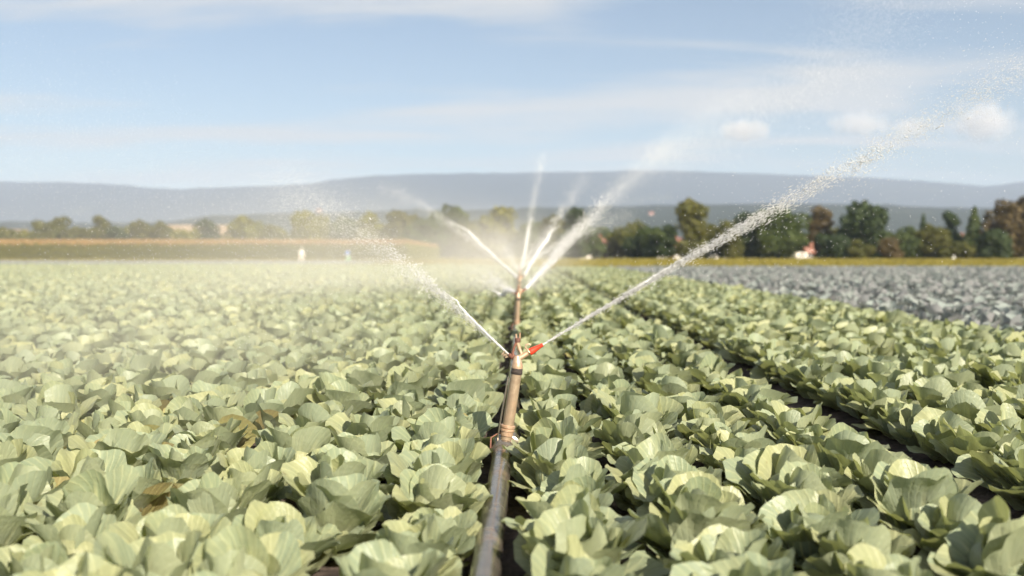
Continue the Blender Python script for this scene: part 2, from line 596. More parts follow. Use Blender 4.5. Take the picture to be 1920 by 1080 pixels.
def leaf_layout(r, n_outer=5, n_mid=5, n_inner=3):
    L = []
    a0 = r.uniform(0, 6.28)
    for kind, n, rad, z in (('outer', n_outer, 0.035, 0.045), ('mid', n_mid, 0.035, 0.075), ('inner', n_inner, 0.040, 0.105)):
        for i in range(n):
            a = a0 + 6.283 * i / n + r.uniform(-0.35, 0.35)
            L.append((kind, a, rad, z + r.uniform(-.01, .015), r.uniform(-0.22, 0.22), r.uniform(-0.30, 0.30), r.uniform(0.74, 1.10)))
        a0 += 0.6
    return L


def build_cabbage(x, y, z, S, r, scale, old=0.0, counts=(5, 5, 3)):
    root = empty('blue_cabbage' if S is BLU else 'cabbage', (x, y, z))
    root.scale = (scale,) * 3
    obj('head', S['head'], root, (0, 0, 0.065))
    for kind, a, rad, zz, tilt, twist, s in leaf_layout(r, *counts):
        src = OLD if (old and kind == 'outer' and r.uniform() < old) else S
        me = src[kind][int(r.integers(len(src[kind])))]
        o = obj('leaf', me, root)
        o.rotation_mode = 'ZYX'
        o.rotation_euler = (tilt, twist, -a)
        o.location = (math.sin(a) * rad, math.cos(a) * rad, zz)
        o.scale = (s, s, s)
    return root


def joined_cabbage(name, S, seed, counts):
    """one whole plant as one mesh, for the far rows"""
    r = np.random.default_rng(seed)
    vs_, fs_, us_ = [], [], []
    b = 0
    for kind, a, rad, zz, tilt, twist, s in leaf_layout(r, *counts):
        me = S[kind][int(r.integers(len(S[kind])))]
        mat = Matrix.Translation((math.sin(a) * rad, math.cos(a) * rad, zz)) @ Matrix.Rotation(-a, 4, 'Z') @ Matrix.Rotation(twist, 4, 'Y') @ Matrix.Rotation(tilt, 4, 'X') @ Matrix.Diagonal((s, s, s, 1))
        n = len(me.vertices)
        co = np.empty(n * 3, dtype=np.float32)
        me.vertices.foreach_get('co', co)
        co = np.c_[co.reshape(-1, 3), np.ones(n)] @ np.array(mat).T
        fi = np.empty(len(me.loops), dtype=np.int32)
        me.loops.foreach_get('vertex_index', fi)
        uvl = np.empty(len(me.loops) * 2, dtype=np.float32)
        me.uv_layers[0].data.foreach_get('uv', uvl)
        uvv = np.zeros((n, 2), dtype=np.float32)
        uvv[fi] = uvl.reshape(-1, 2)
        vs_.append(co[:, :3]); us_.append(uvv); fs_.append(fi.reshape(-1, 4) + b)
        b += n
    return mesh_np(name, np.concatenate(vs_), np.concatenate(fs_), S['outer'][0].materials, True, np.concatenate(us_))


def instanced(name, pts, rots, scls, protos, label, cat, kind='stuff'):
    """one object: a geometry-node scatter of prototypes over points"""
    me = mesh_np(name, np.array(pts), [], (), False)
    n = len(pts)
    at_r = me.attributes.new('rotz', 'FLOAT', 'POINT'); at_r.data.foreach_set('value', np.asarray(rots, dtype=np.float32))
    at_s = me.attributes.new('scl', 'FLOAT', 'POINT'); at_s.data.foreach_set('value', np.asarray(scls, dtype=np.float32))
    o = obj(name, me)
    coll = bpy.data.collections.new(name + '_kinds')
    for i, p in enumerate(protos):
        q = bpy.data.objects.new('%s_kind' % name, p)
        coll.objects.link(q)
    g = bpy.data.node_groups.new(name + '_scatter', 'GeometryNodeTree')
    g.interface.new_socket('Geometry', in_out='INPUT', socket_type='NodeSocketGeometry')
    g.interface.new_socket('Geometry', in_out='OUTPUT', socket_type='NodeSocketGeometry')
    N, Lk = g.nodes, g.links
    gi, go = N.new('NodeGroupInput'), N.new('NodeGroupOutput')
    ci = N.new('GeometryNodeCollectionInfo')
    ci.inputs[0].default_value = coll
    ci.inputs[1].default_value = True
    ci.inputs[2].default_value = True
    ip = N.new('GeometryNodeInstanceOnPoints')
    m2p = N.new('GeometryNodeMeshToPoints')
    Lk.new(gi.outputs[0], m2p.inputs['Mesh'])
    Lk.new(m2p.outputs[0], ip.inputs['Points'])
    Lk.new(ci.outputs[0], ip.inputs['Instance'])
    ip.inputs['Pick Instance'].default_value = True
    rv = N.new('FunctionNodeRandomValue'); rv.data_type = 'INT'
    rv.inputs[4].default_value = 0; rv.inputs[5].default_value = len(protos) - 1
    Lk.new(rv.outputs[2], ip.inputs['Instance Index'])
    na1 = N.new('GeometryNodeInputNamedAttribute'); na1.data_type = 'FLOAT'; na1.inputs[0].default_value = 'rotz'
    na2 = N.new('GeometryNodeInputNamedAttribute'); na2.data_type = 'FLOAT'; na2.inputs[0].default_value = 'scl'
    cx = N.new('ShaderNodeCombineXYZ'); Lk.new(na1.outputs[0], cx.inputs[2])
    Lk.new(cx.outputs[0], ip.inputs['Rotation'])
    Lk.new(na2.outputs[0], ip.inputs['Scale'])
    Lk.new(ip.outputs[0], go.inputs[0])
    md = o.modifiers.new('scatter', 'NODES')
    md.node_group = g
    return tag(o, label, cat, None, kind)


ORD = ['', 'first', 'second', 'third', 'fourth', 'fifth', 'sixth', 'seventh', 'eighth', 'ninth', 'tenth', 'eleventh', 'twelfth', 'thirteenth', 'fourteenth', 'fifteenth',
       'sixteenth', 'seventeenth', 'eighteenth', 'nineteenth', 'twentieth']


def ordinal(n):
    if n <= 20: return ORD[n]
    tens = {2: 'twenty', 3: 'thirty', 4: 'forty'}[n // 10]
    return (tens + '-' + ORD[n % 10]) if n % 10 else tens[:-1] + 'ieth'


def in_frame(x, y, z, pad=0.0):
    px = HX + x / y * FPX
    py = HY + (CAMH - z) / y * FPX
    return -pad < px < 1920 + pad and py < 1080 + pad


def scatter_rows(rows, y0, y1, step, jit, seed):
    r = np.random.default_rng(seed)
    P = []
    for ri, rx in enumerate(rows):
        y = y0 + r.uniform(0, step)
        while y < y1:
            if abs(rx) < 0.60 * y + 1.6 and r.uniform() > (0.02 if y > 6 else -1):
                P.append((ri, rx + r.normal(0, jit), y + r.normal(0, jit), r.uniform()))
            y += step
    return P


FIELD_END_R, GREEN_END_L = 60.0, 74.0


def plant_field(P, S_hi, S_lo, far_protos, seed, row_word, look, group, cat, stuff_name, stuff_label, base_scale, counts_hi, counts_lo, near=7.5, old=0.0):
    r = np.random.default_rng(seed)
    vis = [p for p in P if in_frame(p[1], p[2], 0.36, 0)]
    vis.sort(key=lambda p: p[1] ** 2 + p[2] ** 2)
    chosen = set(id(p) for p in vis[:300])
    order = {}
    for p in sorted((q for q in vis[:300]), key=lambda q: q[2]):
        order.setdefault(p[0], []).append(p)
    for ri in sorted(order):
        for k, p in enumerate(order[ri]):
            S = S_hi if p[2] < near else S_lo
            patch = 0.0
            if old:
                patch = 0.7 if (p[1] + 1.75) ** 2 / 0.35 + (p[2] - 5.0) ** 2 / 2.2 < 1 else old
            c = build_cabbage(p[1], p[2], 0.035, S, r, base_scale * r.uniform(0.84, 1.12), patch, counts_hi if p[2] < near else counts_lo)
            c.rotation_euler = (r.normal(0, 0.09), r.normal(0, 0.09), 0)
            tag(c, '%s, %s, %s plant from the photo\'s near edge' % (look, row_word(ri), ordinal(k + 1)), cat, group)
    rest = [p for p in P if id(p) not in chosen]
    instanced(stuff_name, [(p[1], p[2], 0.03) for p in rest], [p[3] * 6.28 for p in rest], [base_scale * r.uniform(0.86, 1.14) for p in rest], far_protos, stuff_label, cat)


# green cabbage, right of the pipe and left of it
PG = scatter_rows(ROWS_R, 1.2, FIELD_END_R, 0.31, 0.022, 1)
PL = scatter_rows(ROWS_L, 1.2, GREEN_END_L, 0.335, 0.035, 2)
PALL = PG + [(100 + p[0],) + p[1:] for p in PL]


def green_row(ri):
    if ri >= 100:
        return '%s row left of the pipe' % ordinal(ri - 99)
    return '%s row right of the pipe' % ordinal(ri + 1)


far_green = [joined_cabbage('far_cabbage', LO, 300 + i, (7, 7, 4)) for i in range(6)]
plant_field(PALL, HI, LO, far_green, 3, green_row, 'pale green cabbage', 'green cabbages nearest the camera', 'cabbage', 'cabbage_field',
            'pale green cabbages filling the field behind the nearest rows', 0.85, (7, 8, 4), (7, 7, 4), 5.2, 0.012)

# blue-green cabbage on the right, and a far strip of it on the left
PB = scatter_rows([BLUE_X0 + 0.5 * i for i in range(100)], 6.0, FIELD_END_R, 0.45, 0.04, 6)
PBL = scatter_rows([-0.2 - 0.5 * i for i in range(130)], GREEN_END_L + 1.5, 100.0, 0.5, 0.05, 7)
PBL = [p for p in PBL if p[1] < -13.5 or p[2] < 60]
far_blue = [joined_cabbage('far_blue_cabbage', BLU, 320 + i, (6, 6, 3)) for i in range(5)]
plant_field(PB + [(500 + p[0],) + p[1:] for p in PBL], BLU, BLU, far_blue, 8, lambda ri: '%s blue row from the green rows' % ordinal(ri + 1),
            'blue-grey cabbage', 'blue-grey cabbages on the right', 'blue cabbage', 'blue_cabbage_field', 'blue-grey cabbages filling the far right of the field', 0.98, (6, 6, 3), (6, 6, 3), 99)


# ------------------------------------------------------------------ irrigation pipe and sprinklers
def metal_mat(name, c1, c2, rough, metal, scale, stain):
    m, t, out = new_mat(name)
    tc = t.n('ShaderNodeTexCoord').outputs['Object']
    f = t.noise(tc, scale, 5.0, 0.65)
    g = t.noise(tc, scale * 0.3, 3.0, 0.6)
    col = t.mix(t.mapr(f, 0.35, 0.65), c1, c2)
    st = t.mapr(g, 0.52, 0.66)
    col = t.mix(t.math('MULTIPLY', st, 0.7), col, stain)
    b = principled(t, col, t.math('ADD', t.math('MULTIPLY', f, 0.25), rough), t.math('MULTIPLY', t.math('SUBTRACT', 1.0, t.math('MULTIPLY', st, 0.7)), metal), 0.5, bump(t, f, 0.25, 0.001))
    t.t.links.new(b.outputs[0], out.inputs['Surface'])
    return m


M['pipe'] = metal_mat('galvanised_pipe', (0.20, 0.18, 0.155), (0.30, 0.26, 0.21), 0.12, 0.75, 18.0, (0.15, 0.10, 0.065))
M['riser'] = metal_mat('weathered_riser', (0.30, 0.22, 0.15), (0.38, 0.29, 0.20), 0.35, 0.35, 25.0, (0.33, 0.22, 0.14))
M['brass'] = metal_mat('old_brass', (0.48, 0.32, 0.21), (0.56, 0.40, 0.28), 0.30, 0.45, 60.0, (0.30, 0.17, 0.10))
M['rust'] = metal_mat('rusty_brown', (0.17, 0.075, 0.05), (0.25, 0.11, 0.075), 0.45, 0.3, 60.0, (0.10, 0.05, 0.04))
M['red_plastic'] = simple_mat('red_plastic', (0.62, 0.045, 0.020), (0.70, 0.060, 0.028), 30.0, 0.35, 0, 0.1, 0.001)
M['black_seal'] = simple_mat('dark_seal', (0.035, 0.028, 0.025), (0.06, 0.045, 0.04), 40.0, 0.6)

PX = -0.105
SPR_Y = [4.78, 12.3, 19.8, 27.3, 34.8, 42.3]
PR = 0.046


def pipe_section(y0, y1, x0, x1, label):
    root = empty('irrigation_pipe', (x0, y0, 0.0))
    L = y1 - y0
    dx = x1 - x0
    mb = MB()
    n = 10
    mb.tube([(dx * i / n, L * i / n, 0.105 + PR) for i in range(n + 1)], PR, 28)
    mb.build('tube', M['pipe'], root, True)
    c = MB()
    c.lathe((0, -0.02, 0.105 + PR), (0, 0.13, 0.105 + PR), [(0, 0.050), (0.05, 0.062), (0.25, 0.064), (0.3, 0.056), (0.75, 0.055), (0.8, 0.060), (1.0, 0.058)], 28)
    c.build('coupling', M['pipe'], root, True)
    b = MB()
    for yy in (0.33, 0.62, 1.35):
        b.lathe((0, -yy + 0.0, 0.105 + PR), (0, -yy + 0.014, 0.105 + PR), [(0, PR + 0.0015), (0.2, PR + 0.003), (0.8, PR + 0.003), (1, PR + 0.0015)], 28)
    tag(root, label, 'pipe', 'irrigation pipe sections')
    return root


ys_pipe = [-1.2] + SPR_Y
words = ['nearest steel irrigation pipe section lying in the furrow, running to the first sprinkler', 'steel irrigation pipe section between the first and second sprinklers',
         'steel irrigation pipe section between the second and third sprinklers', 'steel irrigation pipe section between the third and fourth sprinklers']
for i in range(4):
    pipe_section(ys_pipe[i] + (0.06 if i else 0.0), ys_pipe[i + 1] - 0.10, PX - 0.04 if i == 0 else PX + 0.045, PX + (0.015 if i == 0 else 0.05), words[i])


def sprinkler(y, lean, label, az_right, az_left, first=True):
    """riser with a two-nozzle impact head; local origin on the soil under the riser"""
    root = empty('sprinkler', (PX + (0.018 if first else 0.045), y, 0.0))
    top = Vector((lean, 0.0, 0.545))
    base = Vector((0, 0, 0.13))

    def on(t):
        return base.lerp(top, t)
    c = MB()
    c.lathe((0, -0.11, 0.105 + PR), (0, 0.12, 0.105 + PR), [(0, 0.050), (0.04, 0.060), (0.2, 0.061), (0.24, 0.053), (0.75, 0.053), (0.8, 0.060), (0.97, 0.060), (1.0, 0.052)], 28)
    c.build('pipe_joint', M['pipe'], root, True)
    h = MB()
    h.tube([(-0.062, -0.06, 0.150), (-0.060, -0.03, 0.215), (-0.02, 0.0, 0.235), (0.045, 0.0, 0.205), (0.062, -0.03, 0.15)], 0.004, 8)
    h.build('latch', M['rust'], root, True)
    m = MB()
    m.lathe(on(0.0), on(0.24), [(0, 0.030), (0.3, 0.030), (0.32, 0.0265), (1, 0.0265)], 24)
    m.build('lower_riser', M['riser'], root, True)
    m = MB()
    m.lathe(on(0.215), on(0.345), [(0, 0.0285), (0.05, 0.031), (0.40, 0.031), (0.45, 0.0345), (0.60, 0.0345), (0.63, 0.032), (0.72, 0.0325), (0.78, 0.0355), (0.94, 0.0355), (1, 0.031)], 28)
    m.build('collar', M['brass'], root, True)
    m = MB()
    m.lathe(on(0.34), on(0.945), [(0, 0.0275), (1, 0.0255)], 24)
    m.build('riser_tube', M['riser'], root, True)
    m = MB()
    m.tube([on(0.02) + Vector((-0.041, -0.012, 0)), on(0.5) + Vector((-0.040, -0.008, 0)), on(0.9) + Vector((-0.036, 0, 0))], 0.0045, 8)
    m.build('stay_rod', M['pipe'], root, True)
    m = MB()
    m.lathe(on(0.935), on(1.01), [(0, 0.0262), (0.1, 0.0285), (0.45, 0.0285), (0.5, 0.027), (0.9, 0.027), (1, 0.024)], 24)
    m.build('seal_band', M['black_seal'], root, True)
    # swivel body
    T = top
    m = MB()
    m.lathe(T, T + Vector((0, 0, 0.062)), [(0, 0.0265), (0.12, 0.0272), (0.3, 0.0265), (0.42, 0.0240), (0.50, 0.0240), (0.56, 0.021), (0.8, 0.020), (1.0, 0.0145)], 24)
    body = m.build('swivel_body', M['brass'], root, True)
    hub = T + Vector((0, 0, 0.045))
    er, el = R(29), R(24)
    dr = Vector((math.cos(az_right) * math.cos(er), math.sin(az_right) * math.cos(er), math.sin(er)))
    dl = Vector((math.cos(az_left) * math.cos(el), math.sin(az_left) * math.cos(el), math.sin(el)))
    m = MB()
    m.lathe(hub, hub + dr * 0.072, [(0, 0.0155), (0.6, 0.0130), (0.82, 0.0128), (0.84, 0.006), (1.0, 0.010)], 18)
    m.build('long_arm', M['brass'], root, True)
    m = MB()
    m.lathe(hub + dr * 0.068, hub + dr * 0.142, [(0, 0.0165), (0.08, 0.0172), (0.2, 0.0168), (0.9, 0.0085), (0.93, 0.0095), (1.0, 0.0090)], 18)
    nz_ = m.build('nozzle', M['red_plastic'] if first else M['rust'], root, True)
    if first: nz_['label'] = 'red tapered plastic nozzle'
    m = MB()
    side = dr.cross(Vector((0, 0, 1))).normalized()
    up = side.cross(dr)
    ring = hub + dr * 0.066
    m.tube([ring + side * 0.016, ring + up * 0.014 + side * 0.012, ring + up * 0.030 + dr * -0.004, ring + up * 0.040 + dr * 0.004, ring + up * 0.037 + dr * 0.020, ring + up * 0.026 + dr * 0.024], 0.0038, 8)
    m.build('spoon_hook', M['brass'], root, True)
    m = MB()
    m.lathe(hub, hub + dl * 0.050, [(0, 0.0150), (0.45, 0.0130), (0.5, 0.0155), (0.8, 0.0150), (0.85, 0.010), (1.0, 0.0085)], 18)
    m.build('short_arm', M['rust'], root, True)
    m = MB()
    for k, (w, o) in enumerate(((0.011, 0.060), (0.013, 0.072), (0.012, 0.084))):
        p = hub + dl * o + Vector((0, 0, -0.014 + 0.004 * k))
        m.box((-w, -0.010, -0.003), (w, 0.010, 0.003), Matrix.Rotation(R(-25 - 12 * k), 3, 'Y'), p)
    m.tube([hub + dl * 0.045 + Vector((0, 0, -0.014)), hub + dl * 0.088 + Vector((0, 0, -0.012))], 0.004, 8)
    m.build('deflector', M['riser'], root, True)
    # impact bridge curving up over the body, with its bearing cap and spring pins
    m = MB()
    b0 = T + Vector((0.016, 0.004, 0.055))
    m.tube([b0, b0 + Vector((0.004, 0.004, 0.018)), b0 + Vector((-0.006, 0.006, 0.040)), b0 + Vector((-0.013, 0.006, 0.062)), b0 + Vector((-0.014, 0.006, 0.074))], [0.0075, 0.0085, 0.0095, 0.0095, 0.009], 12)
    m.build('bridge', M['brass'], root, True)
    m = MB()
    m.tube([T + Vector((-0.018, 0.004, 0.05)), T + Vector((-0.022, 0.006, 0.075)), T + Vector((-0.016, 0.006, 0.100)), T + Vector((-0.004, 0.006, 0.128))], [0.008, 0.007, 0.006, 0.006], 10)
    m.build('bridge', M['rust'], root, True)
    cap = b0 + Vector((-0.014, 0.006, 0.072))
    m = MB()
    m.lathe(cap, cap + Vector((0, 0, 0.020)), [(0, 0.012), (0.1, 0.0145), (0.9, 0.0145), (1, 0.0115)], 16)
    m.build('bearing_cap', M['rust'], root, True)
    m = MB()
    m.tube([cap + Vector((0.010, 0, 0.018)), cap + Vector((0.011, 0, 0.046))], 0.004, 8)
    m.build('spring_pin', M['brass'], root, True)
    m = MB()
    m.tube([cap + Vector((-0.006, 0, 0.018)), cap + Vector((-0.008, 0, 0.040))], 0.0045, 8)
    m.build('spring_pin', M['brass'], root, True)
    tag(root, label, 'sprinkler', 'sprinklers along the pipe')
    O = Vector(root.location)
    return O + hub + dr * 0.142, dr, O + hub + dl * 0.05, dl


labels = ['nearest sprinkler on its brown riser with a red nozzle, in sharp focus', 'second sprinkler behind the nearest one, its riser rising above it', 'third sprinkler along the pipe, seen small in white mist',
          'fourth sprinkler along the pipe, small and hidden in mist', 'fifth sprinkler along the pipe, tiny and lost in mist']
heads = []
AZ = [(R(8), R(180 - 28)), (R(42), R(180 - 20)), (R(40), R(180 - 36)), (R(68), R(180 - 50)), (R(20), R(180 - 30))]
for i in range(5):
    heads.append(sprinkler(SPR_Y[i], 0.066 if i == 0 else 0.02, labels[i], AZ[i][0], AZ[i][1], i == 0))


# ------------------------------------------------------------------ water
def water_mat(name, white, rough, alpha):
    m, t, out = new_mat(name)
    d = t.n('ShaderNodeBsdfPrincipled')
    d.inputs['Base Color'].default_value = (white, white, white, 1)
    d.inputs['Roughness'].default_value = rough
    d.inputs['IOR'].default_value = 1.33
    d.inputs['Specular IOR Level'].default_value = 0.6
    tr = t.n('ShaderNodeBsdfTranslucent')
    tr.inputs[0].default_value = (white, white, white, 1)
    mx = t.n('ShaderNodeMixShader'); mx.inputs[0].default_value = 0.5
    t.t.links.new(d.outputs[0], mx.inputs[1]); t.t.links.new(tr.outputs[0], mx.inputs[2])
    gl = t.n('ShaderNodeBsdfRefraction'); gl.inputs['IOR'].default_value = 1.33; gl.inputs['Roughness'].default_value = 0.1
    m2 = t.n('ShaderNodeMixShader'); m2.inputs[0].default_value = alpha
    t.t.links.new(mx.outputs[0], m2.inputs[1]); t.t.links.new(gl.outputs[0], m2.inputs[2])
    t.t.links.new(m2.outputs[0], out.inputs['Surface'])
    return m


M['water'] = water_mat('aerated_water', 0.95, 0.12, 0.28)
M['spray'] = water_mat('spray_drops', 0.97, 0.3, 0.0)
G = np.array([0, 0, -9.81])
OCT_V = np.array([(1, 0, 0), (-1, 0, 0), (0, 1, 0), (0, -1, 0), (0, 0, 1), (0, 0, -1)], dtype=np.float64)
OCT_F = np.array([(0, 2, 4), (2, 1, 4), (1, 3, 4), (3, 0, 4), (2, 0, 5), (1, 2, 5), (3, 1, 5), (0, 3, 5)])


def path(p0, d, v, t):
    return np.asarray(p0)[None, :] + np.asarray(d)[None, :] * v * t[:, None] + 0.5 * G[None, :] * (t ** 2)[:, None]


def drops_mesh(pos, rad, dirs, stretch):
    n = len(pos)
    d = dirs / np.linalg.norm(dirs, axis=1)[:, None]
    a = np.cross(d, np.array([0.3, 0.5, 0.81])); a /= np.linalg.norm(a, axis=1)[:, None]
    b = np.cross(d, a)
    loc = OCT_V[None] * rad[:, None, None]
    v = pos[:, None, :] + loc[:, :, 0:1] * a[:, None] + loc[:, :, 1:2] * b[:, None] + loc[:, :, 2:3] * d[:, None] * stretch[:, None, None]
    f = (OCT_F[None] + (np.arange(n) * 6)[:, None, None]).reshape(-1, 3)
    return v.reshape(-1, 3), f


def water_jet(p0, d, v, T, n, s0, s1, spow, r0, r1, label, mat, seed, core=0, core_end=0.3, clump=0.7, dens_pow=1.0, fall=0.0, stretch=(1.5, 3.5)):
    """one stream: strands near the nozzle that break into drops spreading along the flight path"""
    r = np.random.default_rng(seed)
    p0 = np.array(p0); d = np.array(d)
    V, F = [], []
    nb = 0
    aa = np.cross(d, (0, 0, 1.0)); aa /= np.linalg.norm(aa); bb = np.cross(aa, d)
    if core:
        # the coherent stream leaving the nozzle, getting rougher until it tears
        ss = np.linspace(0, core_end, 70)
        q = path(p0, d, v, ss * T)
        sig = s0 + s1 * ss ** spow
        wob = np.cumsum(r.normal(0, 0.16, (70, 2)), 0) * np.linspace(0, 1, 70)[:, None]
        q = q + aa[None] * (wob[:, :1] * sig[:, None]) + bb[None] * (wob[:, 1:] * sig[:, None])
        rr = (s0 * 0.9 + sig * 0.22) * (1 + 0.3 * r.normal(0, 1, 70) * np.linspace(0, 1, 70)).clip(0.4, 1.8) * np.clip((core_end - ss) / core_end * 3, 0.1, 1)
        mb = MB(); mb.tube([tuple(x) for x in q], list(rr), 8)
        V.append(np.array(mb.v))
        for fc in mb.f:
            if len(fc) == 4:
                F.append(np.array([(fc[0], fc[1], fc[2]), (fc[0], fc[2], fc[3])]))
        nb += len(mb.v)
        # torn ligaments of water, long and thin, dense where the stream breaks
        n2 = core
        s = np.abs(r.normal(0, 1, n2)) * core_end * 0.75 + r.uniform(0, 0.35, n2) * core_end
        s = s[s < 1.0]; n2 = len(s)
        nc = max(6, n2 // 22)
        cs = np.sort(r.uniform(0, 1, nc)) * core_end * 2.2
        near = np.clip(np.searchsorted(cs, s), 0, nc - 1)
        s = np.where(r.uniform(size=n2) < 0.6, cs[near] + r.normal(0, 0.008, n2), s).clip(0.0, 1.0)
        sig = s0 + s1 * s ** spow
        coff = r.normal(0, 0.6, (nc, 2))
        g1 = r.normal(0, 0.62, (n2, 2)) + coff[near] * 0.8
        q = path(p0, d, v, s * T) + aa[None] * (g1[:, :1] * sig[:, None]) + bb[None] * (g1[:, 1:] * sig[:, None])
        rad = np.minimum(r0 + 0.05 * sig, 0.0055 if v < 20 or T < 0.15 else 0.011) * r.uniform(0.4, 1.2, n2)
        vel = d[None] * v + G[None] * (s * T)[:, None] + r.normal(0, v * 0.10, (n2, 3))
        vv, ff = drops_mesh(q, rad, vel, r.uniform(4, 11, n2))
        V.append(vv); F.append(ff + nb); nb += len(vv)
    # droplets, gathered in clumps
    nc = max(8, n // 60)
    cs = r.uniform(0.02, 1, nc) ** dens_pow
    which = r.integers(0, nc, n)
    s = np.where(r.uniform(size=n) < clump, cs[which] + r.normal(0, 0.012, n), r.uniform(0.02, 1, n) ** dens_pow)
    s = np.clip(s, 0.01, 1.05)
    coff = r.normal(0, 0.55, (nc, 2))
    sig = s0 + s1 * s ** spow
    g1 = r.normal(0, 1, (n, 2)) * np.where(r.uniform(size=(n, 1)) < 0.15, 1.9, 0.65) + coff[which] * 0.7
    t = s * T
    q = path(p0, d, v, t)
    a = np.cross(d, (0, 0, 1.0)); a /= np.linalg.norm(a); b = np.cross(a, d)
    q = q + a[None] * (g1[:, :1] * sig[:, None]) + b[None] * (g1[:, 1:] * sig[:, None])
    if fall:
        q[:, 2] -= fall * s * np.abs(r.normal(0, 1, n))
    rad = np.exp(r.uniform(math.log(r0), math.log(r1), n))
    vel = d[None] * v + G[None] * t[:, None] + r.normal(0, v * 0.12, (n, 3))
    keep = q[:, 2] > 0.3
    vv, ff = drops_mesh(q[keep], rad[keep], vel[keep], r.uniform(*stretch, n)[keep])
    V.append(vv); F.append(ff + nb)
    o = obj('water_jet', mesh_np('water_jet', np.concatenate(V), np.concatenate(F), (mat,), True))
    return tag(o, label, 'water jet', 'jets of water from the sprinklers')


def jet(p, tgt, v, T, n, *a, **k):
    u = tgt - p
    tt = u.length / v
    return water_jet(p, (u + Vector((0, 0, 0.5 * 9.81 * tt * tt))).normalized(), v, T, n, *a, **k)


#   p  target  v  T  n  s0 s1 pow r0 r1 label mat seed core core_end clump dens fall stretch
p, dr_, pl, dl_ = heads[0]
jet(p, at(1640, 284, 5.15), 24.0, 0.142, 20000, 0.0036, 0.085, 1.5, 0.0004, 0.0020, 'water jet from the red nozzle breaking up towards the upper right', M['water'], 21, 4200, 0.26, 0.85, 1.1, 0, (1.5, 5.0))
jet(pl, at(700, 442, 6.3), 17.0, 0.25, 22000, 0.0042, 0.17, 1.5, 0.0004, 0.0017, 'water jet from the nearest sprinkler spraying to the upper left', M['spray'], 22, 1300, 0.18, 0.4, 0.8, 0.16, (2.0, 5.0))
p, dr_, pl, dl_ = heads[1]
jet(p, at(1205, 312, 16.0), 24.0, 0.52, 36000, 0.020, 0.36, 1.15, 0.0010, 0.0030, 'water jet from the second sprinkler rising steeply to the right', M['spray'], 23, 3200, 0.10, 0.5, 1.35, 0.08)
jet(pl, at(915, 522, 13.2), 14.0, 0.12, 6000, 0.02, 0.14, 1.0, 0.001, 0.003, 'short faint jet from the second sprinkler to the left', M['spray'], 24, 150, 0.3, 0.3, 1.3, 0.05)
p, dr_, pl, dl_ = heads[2]
jet(pl, at(800, 388, 24.0), 22.0, 0.40, 12000, 0.022, 0.11, 1.0, 0.0012, 0.0036, 'long thin jet from the third sprinkler to the upper left', M['spray'], 25, 700, 0.4, 0.55, 1.5, 0.16)
jet(p, at(1080, 352, 24.0), 22.0, 0.28, 9000, 0.022, 0.11, 1.0, 0.0012, 0.0036, 'jet from the third sprinkler to the upper right', M['spray'], 26, 450, 0.4, 0.55, 1.5, 0.10)
p, dr_, pl, dl_ = heads[3]
jet(p, at(1006, 348, 30.0), 22.0, 0.25, 6500, 0.025, 0.10, 1.0, 0.0016, 0.0044, 'nearly upright jet from the fourth sprinkler', M['spray'], 27, 250, 0.4, 0.55, 1.5, 0.10)
jet(pl, at(918, 425, 32.0), 20.0, 0.20, 8000, 0.04, 0.2, 1.0, 0.0016, 0.0044, 'faint jet from the fourth sprinkler to the left', M['spray'], 28, 0, 0.3, 0.2, 1.4, 0.2)
p, dr_, pl, dl_ = heads[4]
jet(p, at(1165, 402, 42.0), 22.0, 0.45, 22000, 0.04, 0.28, 1.0, 0.0016, 0.0048, 'low faint jet from the fifth sprinkler to the right', M['spray'], 29, 0, 0.3, 0.2, 1.4, 0.15)
jet(pl, at(1035, 425, 38.0), 20.0, 0.18, 8000, 0.04, 0.16, 1.0, 0.0016, 0.0048, 'short faint jet of the fifth sprinkler beside the upright one', M['spray'], 30, 0, 0.3, 0.2, 1.4, 0.1)

# drops drifting through the air on both sides
r = np.random.default_rng(77)
n = 9000
tl = r.uniform(0.2, 1, n)
q = np.stack([-0.2 - tl * 3.4 + r.normal(0, 0.5, n), 5.0 + tl * 1.9 + r.normal(0, 0.5, n), 0.65 + tl * 1.75 + r.normal(0, 0.28, n) * tl - np.abs(r.normal(0, 0.35, n))], 1)
q2 = np.stack([0.3 + r.uniform(0, 1, n) ** 0.8 * 3.2, 4.6 + r.normal(0, 0.7, n), 0.9 + r.uniform(0, 1, n) * 1.6], 1)
q2 = q2[np.abs(q2[:, 2] - (0.7 + 0.52 * q2[:, 0])) < 0.55][:2600]
u = r.uniform(0, 1, 38000) ** 1.1
pa, pb = np.array(at(1215, 300, 16.5)), np.array(at(1690, -30, 13.5))
bow = np.array([0.25, 0, -0.35])
q3 = pa[None] + (pb - pa)[None] * u[:, None] + bow[None] * (4 * u * (1 - u))[:, None] + r.normal(0, 0.26, (len(u), 3)) * (0.55 + 0.9 * u[:, None])
qa = np.concatenate([q[q[:, 2] > 0.5], q2, q3])
rad = np.exp(r.uniform(math.log(0.0005), math.log(0.0016), len(qa)))
rad[-len(q3):] *= 1.7
vv, ff = drops_mesh(qa, rad, np.tile(np.array([[0.3, 0.1, -1.0]]), (len(qa), 1)) + r.normal(0, 0.4, (len(qa), 3)), r.uniform(1.2, 2.5, len(qa)))
tag(obj('falling_drops', mesh_np('falling_drops', vv, ff, (M['spray'],), True)), 'fine water drops falling through the air round the jets', 'water drops', None, 'stuff')

